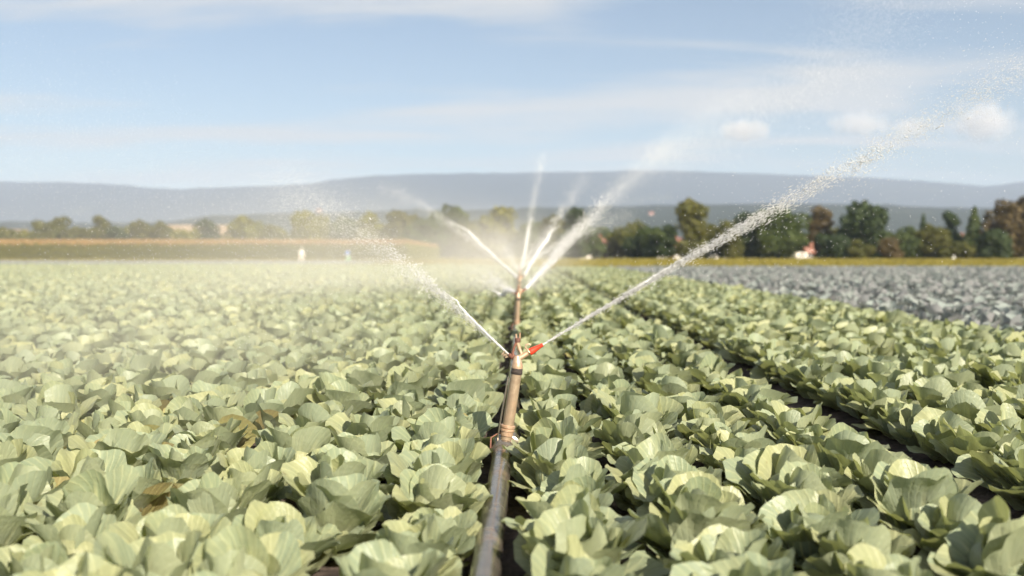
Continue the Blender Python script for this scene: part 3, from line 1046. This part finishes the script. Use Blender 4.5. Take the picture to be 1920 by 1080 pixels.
# ------------------------------------------------------------------ maize
def corn_plant(seed):
    r = random.Random(seed)
    V, F, mi = [], [], []

    def quad(a, b, c, d, m):
        k = len(V)
        V.extend([a, b, c, d]); F.append((k, k + 1, k + 2, k + 3)); mi.append(m)
    H = 2.35
    for k in range(2):
        dx, dy = (0.02, 0) if k else (0, 0.02)
        quad((-dx, -dy, 0), (dx, dy, 0), (dx, dy, H), (-dx, -dy, H), 0)
    for i in range(11):
        z = 0.25 + i * 0.19
        a = i * 2.5 + r.uniform(-.5, .5)
        ca, sa = math.cos(a), math.sin(a)
        L = r.uniform(0.5, 0.75)
        w = 0.055
        p = [(0, 0), (L * .4, 0.28), (L * .8, 0.26), (L, 0.02)]
        for j in range(3):
            (r0, h0), (r1, h1) = p[j], p[j + 1]
            w0, w1 = w * (1 - 0.1 * j), w * (1 - 0.1 * (j + 1)) if j < 2 else 0.005
            quad((ca * r0 - sa * w0, sa * r0 + ca * w0, z + h0), (ca * r0 + sa * w0, sa * r0 - ca * w0, z + h0), (ca * r1 + sa * w1, sa * r1 - ca * w1, z + h1), (ca * r1 - sa * w1, sa * r1 + ca * w1, z + h1), 0)
    for i in range(7):
        a = i * 0.9 + r.uniform(-.3, .3)
        t = 0.05 if i == 0 else r.uniform(0.10, 0.22)
        ca, sa = math.cos(a), math.sin(a)
        quad((-sa * .03, ca * .03, H - .1), (sa * .03, -ca * .03, H - .1), (ca * t + sa * .035, sa * t - ca * .035, H + 0.48), (ca * t - sa * .035, sa * t + ca * .035, H + 0.48), 1)
    me = mesh_np('maize_plant', V, F, (M['corn_leaf'], M['corn_tassel']), False)
    me.polygons.foreach_set('material_index', np.array(mi, dtype=np.int32))
    return me


r = np.random.default_rng(4)
pts = []
for k in range(26):
    y = 138 + k * 0.85
    step = 0.17 if k < 8 else 0.34
    for x in np.arange(-86, -16.3 - (y - 138) * 0.03, step):
        pts.append((x + r.normal(0, .05), y + r.normal(0, .12), 0))
for y in np.arange(138, 262, 0.25):        # the flank that runs away from the camera
    for k in range(6):
        pts.append((-16.3 - (y - 138) * 0.03 - k * 0.8 + r.normal(0, .1), y, 0))
for y in np.arange(160, 262, 1.2):
    for x in np.arange(-95, -20, 1.2):
        pts.append((x + r.normal(0, .4), y + r.normal(0, .4), 0))
instanced('maize_field', pts, r.uniform(0, 6.28, len(pts)), r.uniform(0.90, 1.10, len(pts)), [corn_plant(i) for i in range(4)],
          'tall maize with brown tassels standing behind the cabbages on the left', 'maize')


# ------------------------------------------------------------------ grass along the field edges
def tuft(seed, h):
    r = random.Random(seed)
    V, F = [], []
    for i in range(16):
        a = r.uniform(0, 6.28); b = r.uniform(0, 0.25)
        x, y = b * math.cos(a), b * math.sin(a)
        hh = h * r.uniform(0.5, 1.1); w = 0.02
        lx, ly = math.cos(a) * hh * 0.35, math.sin(a) * hh * 0.35
        k = len(V)
        V += [(x - w, y, 0), (x + w, y, 0), (x + lx * .4 + w * .7, y + ly * .4, hh * .7), (x + lx * .4 - w * .7, y + ly * .4, hh * .7), (x + lx, y + ly, hh)]
        F += [(k, k + 1, k + 2, k + 3), (k + 3, k + 2, k + 4)]
    return mesh_np('grass_tuft', V, F, (M['grass_blade'],), False)


pts = []
for k in range(15000):
    y = 61.5 + r.uniform(0, 1) ** 1.5 * 110
    x = r.uniform(-13, 0.6 * y + 8)
    pts.append((x, y, 0))
for k in range(2600):
    pts.append((r.uniform(-86, -13), 136.5 + r.normal(0, 0.8), 0))
instanced('tall_grass', pts, r.uniform(0, 6.28, len(pts)), r.uniform(0.55, 1.0, len(pts)), [tuft(i, 0.42) for i in range(4)], 'strip of yellowing tall grass between the field and the trees', 'grass')


# ------------------------------------------------------------------ trees
def make_tree(px, top, w_px, d, kind, label, base_z=0.0, conifer=False, seed=0):
    r = np.random.default_rng(seed + 1000)
    p = at(px, top, d)
    H = p.z - base_z
    Rw = w_px / FPX * d * 0.5
    root = empty('tree', (p.x, d, base_z))
    tr = MB()
    th = H * (0.9 if conifer else 0.62)
    tr.tube([(0, 0, -0.2), (0.03 * H * r.normal() * 0.3, 0, th * 0.4), (0.02 * H * r.normal(), 0.02 * H * r.normal(), th)], [0.032 * H, 0.022 * H, 0.006 * H], 8)
    if not conifer:
        for k in range(5):
            a = r.uniform(0, 6.28); z0 = th * r.uniform(0.4, 0.8)
            tr.tube([(0, 0, z0), (math.cos(a) * Rw * .35, math.sin(a) * Rw * .35, z0 + H * .12), (math.cos(a) * Rw * .6, math.sin(a) * Rw * .6, z0 + H * .2)], [0.012 * H, 0.008 * H, 0.003 * H], 6)
    tr.build('trunk', M['bark'], root, True)
    # crown: leaf clumps spread through a set of lobes
    pos, nor = [], []
    if conifer:
        n = 1500
        t = r.uniform(0, 1, n) ** 0.75
        z = H * (1.0 - t * 0.95)
        tier = 0.75 + 0.25 * np.abs(np.sin(t * 20))
        rr = Rw * np.minimum(1.0, t * 1.25 + 0.04) * tier * r.uniform(0.55, 1.05, n)
        a = r.uniform(0, 6.28, n)
        C = np.stack([np.cos(a) * rr, np.sin(a) * rr, z - 0.06 * H * t], 1)
        N_ = np.stack([np.cos(a), np.sin(a), 0.5 * np.ones(n)], 1)
        pos.append(C); nor.append(N_)
    else:
        nl = int(r.integers(12, 17))
        lobes = []
        for k in range(nl):
            zf = r.uniform(0.12, 0.86)
            env = math.sin(math.pi * min(1, max(0.0, (zf - 0.02) / 1.05))) ** 0.6
            a = r.uniform(0, 6.28)
            q = Rw * env * r.uniform(0.3, 0.72)
            lobes.append((math.cos(a) * q, math.sin(a) * q, zf * H, min(Rw * r.uniform(0.34, 0.52), H * 0.26)))
        lobes.append((Rw * r.uniform(-.15, .15), 0, H * 0.84, min(Rw * 0.42, H * 0.16)))
        lobes.append((0, 0, H * 0.5, min(Rw * 0.62, H * .4)))
        for lx, ly, lz, lr in lobes:
            n = int(150 + 170 * (lr / Rw))
            dv = r.normal(size=(n, 3)); dv /= np.linalg.norm(dv, axis=1)[:, None]
            rad = lr * r.uniform(0.35, 1.0, n) ** 0.4 * (1 + 0.22 * np.sin(dv[:, 0] * 5 + lx * 3) * np.sin(dv[:, 2] * 5 + ly))
            c = np.array([lx, ly, lz]) + dv * rad[:, None] * np.array([1, 1, 0.85])
            pos.append(c); nor.append(dv)
    C = np.concatenate(pos); N_ = np.concatenate(nor)
    C[:, 2] = np.clip(C[:, 2], 0.05 * H, None)
    C[:, 2] *= H / max(C[:, 2].max(), 1e-3)
    N_ = N_ + r.normal(0, 0.7, N_.shape)
    N_ /= np.linalg.norm(N_, axis=1)[:, None]
    t1 = np.cross(N_, np.array([0.2, 0.3, 0.93])); t1 /= np.linalg.norm(t1, axis=1)[:, None]
    t2 = np.cross(N_, t1)
    sz = (0.030 + 0.028 * r.uniform(size=len(C))) * (H * 0.35 + Rw * 0.9)
    q = np.stack([C - t1 * sz[:, None], C - t2 * sz[:, None] * 0.7, C + t1 * sz[:, None], C + t2 * sz[:, None] * 0.7], 1)
    q += r.normal(0, 0.15, q.shape) * sz[:, None, None]
    f = np.arange(len(C) * 4).reshape(-1, 4)
    obj('crown', mesh_np('crown', q.reshape(-1, 3), f, (M['tree_' + kind],), False), root)
    tag(root, label, 'tree', 'trees beyond the field')
    return root


TREES = [
    (8, 424, 80, 240, 'olive', 'low olive bush at the left edge above the maize'),
    (74, 412, 72, 245, 'olive', 'round olive tree near the left edge'),
    (106, 403, 50, 250, 'olive', 'olive taller tree right beside the round olive one at left'),
    (140, 424, 55, 246, 'olive', 'low tree sloping down beside the olive taller tree at left'),
    (185, 404, 46, 240, 'olive', 'narrow upright olive tree standing alone above the maize'),
    (224, 424, 66, 238, 'dark', 'low dark bush right of the narrow upright tree'),
    (264, 412, 52, 250, 'olive', 'olive-brown tree between two low bushes above the maize'),
    (298, 414, 50, 244, 'olive', 'olive tree just left of the pale stubble field'),
    (348, 427, 66, 232, 'yellow', 'low yellow-green bush before the pale stubble field'),
    (388, 408, 50, 240, 'dark', 'dark round tree standing before the stubble field'),
    (455, 404, 72, 240, 'yellow', 'yellow-green tree right of the stubble field'),
    (505, 420, 70, 244, 'olive', 'low olive tree left of the large yellow-green tree'),
    (578, 393, 92, 236, 'yellow', 'large yellow-green tree above the two field workers'),
    (645, 405, 80, 240, 'green', 'grey-green tree right of the large yellow-green tree'),
    (695, 396, 76, 240, 'yellow', 'yellowish tree behind the left water jet'),
    (752, 394, 76, 238, 'olive', 'olive tree in the mist behind the left jets'),
    (800, 408, 80, 226, 'green', 'green tree crossed by the long thin jet'),
    (840, 382, 80, 230, 'green', 'taller green tree at the end of the maize'),
    (885, 412, 80, 222, 'olive', 'low olive tree in the mist left of the sprinklers'),
    (934, 386, 74, 224, 'yellow', 'yellowish tree just left of the upright jet'),
    (990, 415, 90, 216, 'green', 'green tree directly behind the far sprinklers'),
    (1040, 402, 70, 212, 'olive', 'olive tree between the upright jet and the right jet'),
    (1082, 388, 58, 214, 'dark', 'dark round treetop behind the steep right jets'),
    (1132, 424, 76, 220, 'green', 'green tree behind the orange-roofed barn'),
    (1180, 412, 80, 200, 'olive', 'olive tree right of the orange-roofed barn'),
    (1222, 424, 70, 188, 'green', 'green tree left of the tall oval tree'),
    (1296, 371, 84, 178, 'olive', 'tall oval olive tree left of the big jet'),
    (1254, 420, 46, 180, 'dark', 'dark tree tucked against the tall oval tree'),
    (1362, 414, 84, 180, 'olive', 'olive tree behind the bright broken jet'),
    (1400, 398, 76, 182, 'dark', 'dark tree just right of the bright broken jet'),
    (1458, 386, 118, 178, 'green', 'broad dark green tree right of the jet'),
    (1536, 386, 66, 182, 'brown', 'brown tree between two dark green trees'),
    (1556, 438, 92, 172, 'dark', 'low dark bush beside the red-roofed hut'),
    (1622, 377, 104, 176, 'dark', 'largest dark round tree on the right'),
    (1612, 448, 60, 170, 'olive', 'low olive bush under the largest dark tree'),
    (1664, 444, 66, 170, 'brown', 'low brownish bush right of the largest dark tree'),
    (1700, 424, 64, 174, 'green', 'middling green tree right of the largest dark tree'),
    (1742, 420, 74, 173, 'olive', 'olive tree left of the dark upright tree'),
    (1776, 395, 52, 178, 'dark', 'dark upright tree left of the pointed conifer'),
    (1790, 452, 84, 169, 'olive', 'low bush below the dark upright tree'),
    (1876, 375, 92, 172, 'brown', 'large brown and dark tree near the right edge'),
    (1862, 430, 80, 168, 'dark', 'dark bush before the large brown tree'),
    (1926, 364, 84, 172, 'brown', 'tallest brown tree at the right edge'),
    (1972, 390, 90, 174, 'olive', 'olive tree just beyond the right edge'),
]
for i, (px, top, w, d, kind, lab) in enumerate(TREES):
    if 1920 < px - w / 2: continue
    make_tree(px, top, w, d, kind, lab, seed=i)
make_tree(1822, 388, 56, 174, 'green', 'pointed conifer left of the large brown tree', conifer=True, seed=90)
make_tree(1727, 402, 34, 184, 'dark', 'small pointed conifer top behind the olive trees', conifer=True, seed=91)
# more trunks and crowns closing the belt behind
r = np.random.default_rng(31)
for i, px in enumerate(range(1060, 1930, 46)):
    make_tree(px + r.uniform(-14, 14), r.uniform(424, 446), r.uniform(70, 96), 196 + r.uniform(-4, 10), ['dark', 'green', 'olive'][i % 3],
              '%s low tree of the rear row, counted rightwards from behind the barn' % ordinal(i + 1), seed=200 + i)


n_f = 0
for i, px in enumerate(range(-10, 1060, 38)):
    if 145 < px < 170 or 312 < px < 345 or 405 < px < 432: continue
    n_f += 1
    make_tree(px + r.uniform(-8, 8), r.uniform(416, 430) if px > 470 else r.uniform(424, 436), r.uniform(56, 84), 256 + r.uniform(-4, 8), ['olive', 'green', 'yellow', 'olive'][i % 4],
              '%s low tree of the row behind the maize, counted from the left' % ordinal(n_f), seed=300 + i)

# ------------------------------------------------------------------ buildings
def house(px, d, w, dep, eaves, ridge, wall, roof, label, base_z=0.0, rz=0.0, name='house', windows=3, door=True):
    p = at(px, HY, d)
    root = empty(name, (p.x, d, base_z), rz)
    m = MB(); h = w / 2
    m.box((-h, 0, -0.3), (h, dep, eaves))
    m.add([(-h, 0, eaves), (-h, dep, eaves), (-h, dep / 2, ridge - .08), (h, 0, eaves), (h, dep, eaves), (h, dep / 2, ridge - .08)], [(0, 2, 1), (3, 4, 5), (0, 3, 5, 2), (1, 2, 5, 4)])
    m.build('wall', wall, root)
    rf = MB(); o = 0.35; t = 0.14
    for s in (0, 1):
        ye, ze = (-o, eaves - 0.12) if s == 0 else (dep + o, eaves - 0.12)
        a = [(-h - o, ye, ze), (h + o, ye, ze), (h + o, dep / 2, ridge), (-h - o, dep / 2, ridge)]
        b = [(x, y, z + t) for x, y, z in a]
        rf.add(a + b, [(0, 1, 2, 3), (4, 7, 6, 5), (0, 4, 5, 1), (1, 5, 6, 2), (3, 7, 4, 0)])
    ro = rf.build('roof', roof, root)
    ch = MB(); ch.box((w * .2, dep / 2 - .3, ridge - .5), (w * .2 + .6, dep / 2 + .3, ridge + .9)); ch.build('chimney', M['roof_tile'], ro)
    for i in range(windows):
        x = -h + w * (i + 0.5) / windows
        wn = MB(); wn.box((x - .45, -0.03, eaves * .42), (x + .45, 0.02, eaves * .42 + 1.0)); g = wn.build('window', M['window'], root)
        fr = MB()
        for lo, hi in (((x - .52, -.05, eaves * .42 - .07), (x + .52, 0.0, eaves * .42)), ((x - .52, -.05, eaves * .42 + 1.0), (x + .52, 0, eaves * .42 + 1.07)), ((x - .03, -.05, eaves * .42), (x + .03, -.032, eaves * .42 + 1.0))):
            fr.box(lo, hi)
        fr.build('frame', M['white_paint'], g)
    if door:
        dd = MB(); dd.box((h * .55, -0.04, 0), (h * .55 + .9, 0.02, 2.0)); dd.build('door', M['wood'], root)
    tag(root, label, 'house', 'buildings beyond the field')
    return root


house(1112, 206, 6.4, 5.0, 2.2, 4.1, M['plaster'], M['roof_tile'], 'long low barn with an orange tiled roof seen through the mist', name='barn')
house(1247, 216, 4.8, 4.5, 2.4, 4.3, M['plaster'], M['roof_tile'], 'small orange-roofed house left of the tall oval tree', rz=R(-35))
house(1352, 216, 3.0, 3.0, 2.6, 4.2, M['plaster'], M['roof_tile'], 'little red-roofed house half hidden behind the big jet', rz=R(20), windows=1, door=False)
house(1517, 169.5, 1.0, 1.2, 1.2, 2.0, M['wood'], M['roof_tile'], 'tiny red-roofed hut beside the white trailer', rz=R(15), name='hut', windows=1, door=False)
house(1797, 205, 3.2, 3.5, 3.0, 4.4, M['white_paint'], M['roof_grey'], 'white house glimpsed between the trees on the right', windows=1, door=False)
house(1221, 1700, 8, 8, 5.0, 9.0, M['plaster_pink'], M['roof_tile'], 'distant pinkish farmhouse on the wooded hill', base_z=63.0, windows=3)
house(598, 2050, 11, 9, 5.0, 9.0, M['plaster_pink'], M['roof_tile'], 'distant pinkish house above the large yellow-green tree', base_z=84.0, windows=3)

# trailer
root = empty('trailer', (at(1502, 480, 167).x, 167, 0))
m = MB(); m.box((-0.95, 0, 0.32), (0.95, 1.2, 1.15)); m.box((-0.85, 0.05, 1.152), (0.85, 1.15, 1.27)); m.build('body', M['plaster'], root)
m = MB(); m.box((-0.4, -0.02, 0.68), (0.4, 0.02, 1.0)); m.build('window', M['window'], root)
for s in (-0.5, 0.5):
    m = MB(); m.tube([(s, -0.06, 0.28), (s, 0.10, 0.28)], 0.28, 16); w = m.build('wheel', M['rubber'], root, True)
    m = MB(); m.tube([(s, -0.075, 0.28), (s, -0.055, 0.28)], 0.14, 12); m.build('rim', M['white_paint'], w, True)
m = MB(); m.tube([(0.95, 0.6, 0.36), (1.7, 0.6, 0.34)], 0.04, 8); m.build('drawbar', M['rubber'], root)
tag(root, 'small white trailer parked at the foot of the trees', 'trailer')

# ------------------------------------------------------------------ people
M['skin'] = simple_mat('skin', (0.50, 0.32, 0.23), (0.56, 0.36, 0.26), 5.0, 0.5)
M['cloth_white'] = simple_mat('white_cloth', (0.78, 0.74, 0.70), (0.84, 0.80, 0.76), 9.0, 0.85)
M['cloth_blue'] = simple_mat('blue_cloth', (0.10, 0.22, 0.52), (0.14, 0.28, 0.60), 9.0, 0.85)
M['cloth_green'] = simple_mat('green_cloth', (0.22, 0.46, 0.28), (0.28, 0.54, 0.34), 9.0, 0.85)
M['cloth_tan'] = simple_mat('pale_cloth', (0.72, 0.64, 0.60), (0.78, 0.70, 0.66), 9.0, 0.85)
M['hair'] = simple_mat('dark_hair', (0.03, 0.02, 0.015), (0.06, 0.04, 0.03), 20.0, 0.6)
M['eye'] = simple_mat('eye', (0.02, 0.02, 0.02), (0.03, 0.03, 0.03), 20.0, 0.3)
M['lips'] = simple_mat('lips', (0.42, 0.18, 0.15), (0.46, 0.2, 0.17), 20.0, 0.5)


def skin(name, pts, edges, mat, parent, root_i=0, sub=2):
    me = bpy.data.meshes.new(name)
    me.from_pydata([p[:3] for p in pts], edges, [])
    me.materials.append(mat)
    o = obj(name, me, parent)
    md = o.modifiers.new('skin', 'SKIN')
    md.use_smooth_shade = True
    if not me.skin_vertices:
        return o
    for i, p in enumerate(pts):
        rr = p[3]
        me.skin_vertices[0].data[i].radius = (rr, rr) if not isinstance(rr, tuple) else rr
        me.skin_vertices[0].data[i].use_root = (i == root_i)
    sd = o.modifiers.new('sub', 'SUBSURF'); sd.levels = sd.render_levels = sub
    return o


def person(px, d, H, face, lean, top, trousers, hat, label):
    p = at(px, HY, d)
    root = empty('person', (p.x, d, 0.0), face)
    k = H / 1.75
    L = lean
    P, E = [], []

    def v(x, y, z, r):
        P.append((x * k, y * k, z * k, r * k if not isinstance(r, tuple) else (r[0] * k, r[1] * k))); return len(P) - 1

    def chain(a, *pts):
        prev = a; out = []
        for q in pts:
            i = v(*q); E.append((prev, i)); prev = i; out.append(i)
        return out
    pel = v(0, 0, 0.95, (0.15, 0.12))
    tor = chain(pel, (0, -L * .35, 1.15, (0.145, 0.11)), (0, -L * .75, 1.34, (0.165, 0.12)), (0, -L, 1.46, (0.09, 0.08)), (0, -L * 1.12, 1.53, 0.052), (0, -L * 1.2 - .01, 1.60, (0.075, 0.085)), (0, -L * 1.22 - .01, 1.69, (0.074, 0.088)), (0, -L * 1.22, 1.745, (0.045, 0.055)))
    chain(tor[4], (0, -L * 1.2 - .105, 1.615, 0.014))                       # nose
    arms = {}
    for s in (-1, 1):
        sh = chain(tor[1], (s * 0.175, -L * .85, 1.40, 0.062), (s * 0.24, -L * .8 - .02, 1.12, 0.044), (s * 0.25, -L - .16, 0.90, 0.034), (s * 0.25, -L - .22, 0.83, (0.040, 0.020)))
        arms[s] = sh
        for q in range(4):
            w = -0.03 + 0.02 * q
            chain(sh[3], (s * 0.25 + w, -L - .245, 0.79, 0.010), (s * 0.25 + w * 1.1, -L - .255 + .02 * (q % 2), 0.745 - 0.006 * (1.5 - abs(q - 1.5)), 0.008))
        chain(sh[3], (s * 0.25 - s * 0.045, -L - .25, 0.82, 0.011), (s * 0.25 - s * 0.055, -L - .275, 0.785, 0.009))
        chain(pel, (s * 0.10, 0.0, 0.86, 0.098), (s * 0.20, -.05, 0.48, 0.062), (s * 0.27, 0.02, 0.10, 0.042), (s * 0.28, 0.0, 0.05, 0.045), (s * 0.295, -.15, 0.035, 0.032))
    skin('body', P, E, M['skin'], root)
    # shirt
    P2, E2 = [], []
    P, E = P2, E2
    a = v(0, 0, 0.93, (0.165, 0.135))
    t2 = chain(a, (0, -L * .35, 1.15, (0.165, 0.13)), (0, -L * .75, 1.34, (0.182, 0.138)), (0, -L * .98, 1.45, (0.10, 0.09)))
    for s in (-1, 1):
        chain(t2[1], (s * 0.178, -L * .85, 1.40, 0.078), (s * 0.242, -L * .8 - .02, 1.12, 0.060), (s * 0.25, -L - .12, 0.95, 0.050))
    skin('shirt', P, E, top, root)
    P, E = [], []
    a = v(0, 0, 0.97, (0.165, 0.13))
    for s in (-1, 1):
        chain(a, (s * 0.10, 0.0, 0.86, 0.118), (s * 0.20, -.05, 0.48, 0.088), (s * 0.272, 0.02, 0.10, 0.078))
    skin('trousers', P, E, trousers, root)
    hy = -L * 1.22 - .01
    for s in (-1, 1):
        m = MB(); m.lathe((s * .03 * k, (hy - .092) * k, 1.645 * k), (s * .03 * k, (hy - .078) * k, 1.645 * k), [(0, .004 * k), (.5, .010 * k), (1, .010 * k)], 8); m.build('eye', M['eye'], root, True)
        m = MB(); m.tube([(s * .078 * k, hy * k, 1.60 * k), (s * .088 * k, (hy + .012) * k, 1.63 * k), (s * .084 * k, (hy + .018) * k, 1.66 * k)], [.010 * k, .013 * k, .009 * k], 8); m.build('ear', M['skin'], root, True)
    m = MB(); m.tube([(-.026 * k, (hy - .082) * k, 1.572 * k), (0, (hy - .090) * k, 1.570 * k), (.026 * k, (hy - .082) * k, 1.572 * k)], [.003 * k, .007 * k, .003 * k], 6); m.build('mouth', M['lips'], root, True)
    hd = MB()
    c = (0, (hy + .008) * k, 1.68 * k)
    if hat:
        hd.lathe((c[0], c[1], c[2] - .01 * k), (c[0], c[1], c[2] + .14 * k), [(0, .17 * k), (.08, .17 * k), (.12, .098 * k), (.7, .092 * k), (.95, .06 * k), (1, .01)], 18)
        hd.build('hat', hat, root, True)
    else:
        hd.lathe((c[0], c[1] + .012 * k, c[2] - .05 * k), (c[0], c[1] + .006 * k, c[2] + .085 * k), [(0, .07 * k), (.1, .094 * k), (.5, .096 * k), (.85, .065 * k), (1, .01)], 18)
        hd.build('hair', M['hair'], root, True)
    for s in (-1, 1):
        m = MB(); m.tube([(s * .276 * k, .06 * k, .04 * k), (s * .283 * k, -.06 * k, .045 * k), (s * .297 * k, -.19 * k, .035 * k)], [.042 * k, .052 * k, .034 * k], 10); m.build('shoe', M['rubber'], root, True)
    tag(root, label, 'person', 'people at the edge of the maize')
    return root


person(565, 108, 1.66, R(10), 0.14, M['cloth_white'], M['cloth_tan'], M['cloth_white'], 'person in white shirt and pale trousers standing legs apart before the maize')
person(652, 108, 1.64, R(-25), 0.10, M['cloth_blue'], M['cloth_green'], None, 'person in blue jacket and green trousers standing before the maize')


# ------------------------------------------------------------------ clouds, mist and haze
def volume_box(name, lo, hi, make, label=None, cat=None, group=None, kind=None):
    m, t, out = new_mat(name)
    pv = t.n('ShaderNodeVolumePrincipled')
    make(t, pv)
    t.t.links.new(pv.outputs[0], out.inputs['Volume'])
    mb = MB().box(lo, hi)
    o = mb.build(name, m)
    return tag(o, label, cat, group, kind), m


def cloud(px, py, w, h, d, label, seed, dens):
    c = at(px, py, d)
    k = d / FPX
    rx, rz = w * k * 0.62, h * k * 0.62
    def mk(t, pv):
        tc = t.n('ShaderNodeTexCoord').outputs['Object']
        mp = t.n('ShaderNodeMapping'); t.set(mp.inputs[0], tc)
        mp.inputs['Scale'].default_value = (1 / rx, 1 / rx, 1 / rz)
        ln = t.n('ShaderNodeVectorMath', operation='LENGTH'); t.set(ln.inputs[0], mp.outputs[0])
        mp2 = t.n('ShaderNodeMapping'); t.set(mp2.inputs[0], tc); mp2.inputs['Location'].default_value = (seed * 913.0, seed * 77.0, 0)
        nz = t.noise(mp2.outputs[0], 1.5 / rx * 1.6, 4.0, 0.55)
        f = t.math('SUBTRACT', t.math('MULTIPLY', nz, 1.7), ln.outputs[1])
        t.set(pv.inputs['Density'], t.math('MULTIPLY', t.mapr(f, -0.12, 0.42), dens))
        pv.inputs['Color'].default_value = (1.0, 0.965, 0.94, 1)
        pv.inputs['Anisotropy'].default_value = 0.1
    o, m = volume_box('cloud', (-rx * 1.1, -rx * 1.1, -rz * 1.1), (rx * 1.1, rx * 1.1, rz * 1.1), mk, label, 'cloud', 'small puffy clouds')
    o.location = c
    return o


cloud(1838, 232, 100, 70, 4900, 'largest small puffy cloud, nearest the right edge', 1, 0.008)
cloud(1604, 235, 100, 44, 4900, 'flat puffy cloud left of the big jet\'s drops', 2, 0.006)
cloud(1696, 243, 60, 36, 4900, 'small puffy cloud behind the big jet\'s drops', 3, 0.006)
cloud(1392, 246, 96, 36, 4900, 'leftmost of the small puffy clouds, right of the steep jet', 4, 0.010)


def mist(name, c, rad, dens, label, seed, pw=1.0, nscale=0.7):
    rx, ry, rz = rad
    def mk(t, pv):
        tc = t.n('ShaderNodeTexCoord').outputs['Object']
        mp = t.n('ShaderNodeMapping'); t.set(mp.inputs[0], tc)
        mp.inputs['Scale'].default_value = (1 / rx, 1 / ry, 1 / rz)
        ln = t.n('ShaderNodeVectorMath', operation='LENGTH'); t.set(ln.inputs[0], mp.outputs[0])
        f = t.mapr(ln.outputs[1], 1.0, 0.0)
        if pw != 1.0: f = t.math('POWER', f, pw)
        t.set(pv.inputs['Density'], t.math('MULTIPLY', f, dens))
        pv.inputs['Color'].default_value = (0.99, 0.965, 0.92, 1)
        pv.inputs['Anisotropy'].default_value = -0.15
    # an ellipsoidal hull round the mist
    me = MB()
    v, f = [], []
    nu, nv = 18, 10
    for j in range(nv + 1):
        for i in range(nu):
            a, b = 2 * math.pi * i / nu, -math.pi / 2 + math.pi * j / nv
            v.append((rx * math.cos(a) * math.cos(b), ry * math.sin(a) * math.cos(b), rz * math.sin(b)))
    for j in range(nv):
        for i in range(nu):
            i2 = (i + 1) % nu
            f.append((j * nu + i, j * nu + i2, (j + 1) * nu + i2, (j + 1) * nu + i))
    me.add(v, f)
    m, t, out = new_mat(name)
    pv = t.n('ShaderNodeVolumePrincipled')
    mk(t, pv)
    t.t.links.new(pv.outputs[0], out.inputs['Volume'])
    o = me.build(name, m, None, True, c)
    return tag(o, label, 'mist', None, 'stuff')


mist('spray_mist', (-0.5, 21.5, 1.0), (3.4, 5.5, 1.9), 0.19, 'white spray mist hanging round the far sprinklers', 1, 2.3)
mist('spray_mist', (-3.6, 21.0, 0.9), (5.0, 11.0, 2.2), 0.040, 'thin spray mist drifting left over the field', 2)
mist('spray_mist', (-2.6, 6.8, 0.6), (3.0, 3.8, 1.4), 0.058, 'thin spray mist left of the nearest sprinkler', 3)

hz, hm = volume_box('haze', (-8500, -3500, -3), (8500, 8500, 470), lambda t, pv: (setattr(pv.inputs['Density'], 'default_value', 0.00017), setattr(pv.inputs['Color'], 'default_value', (0.60, 0.71, 0.92, 1)), setattr(pv.inputs['Anisotropy'], 'default_value', 0.0)), kind='stuff')
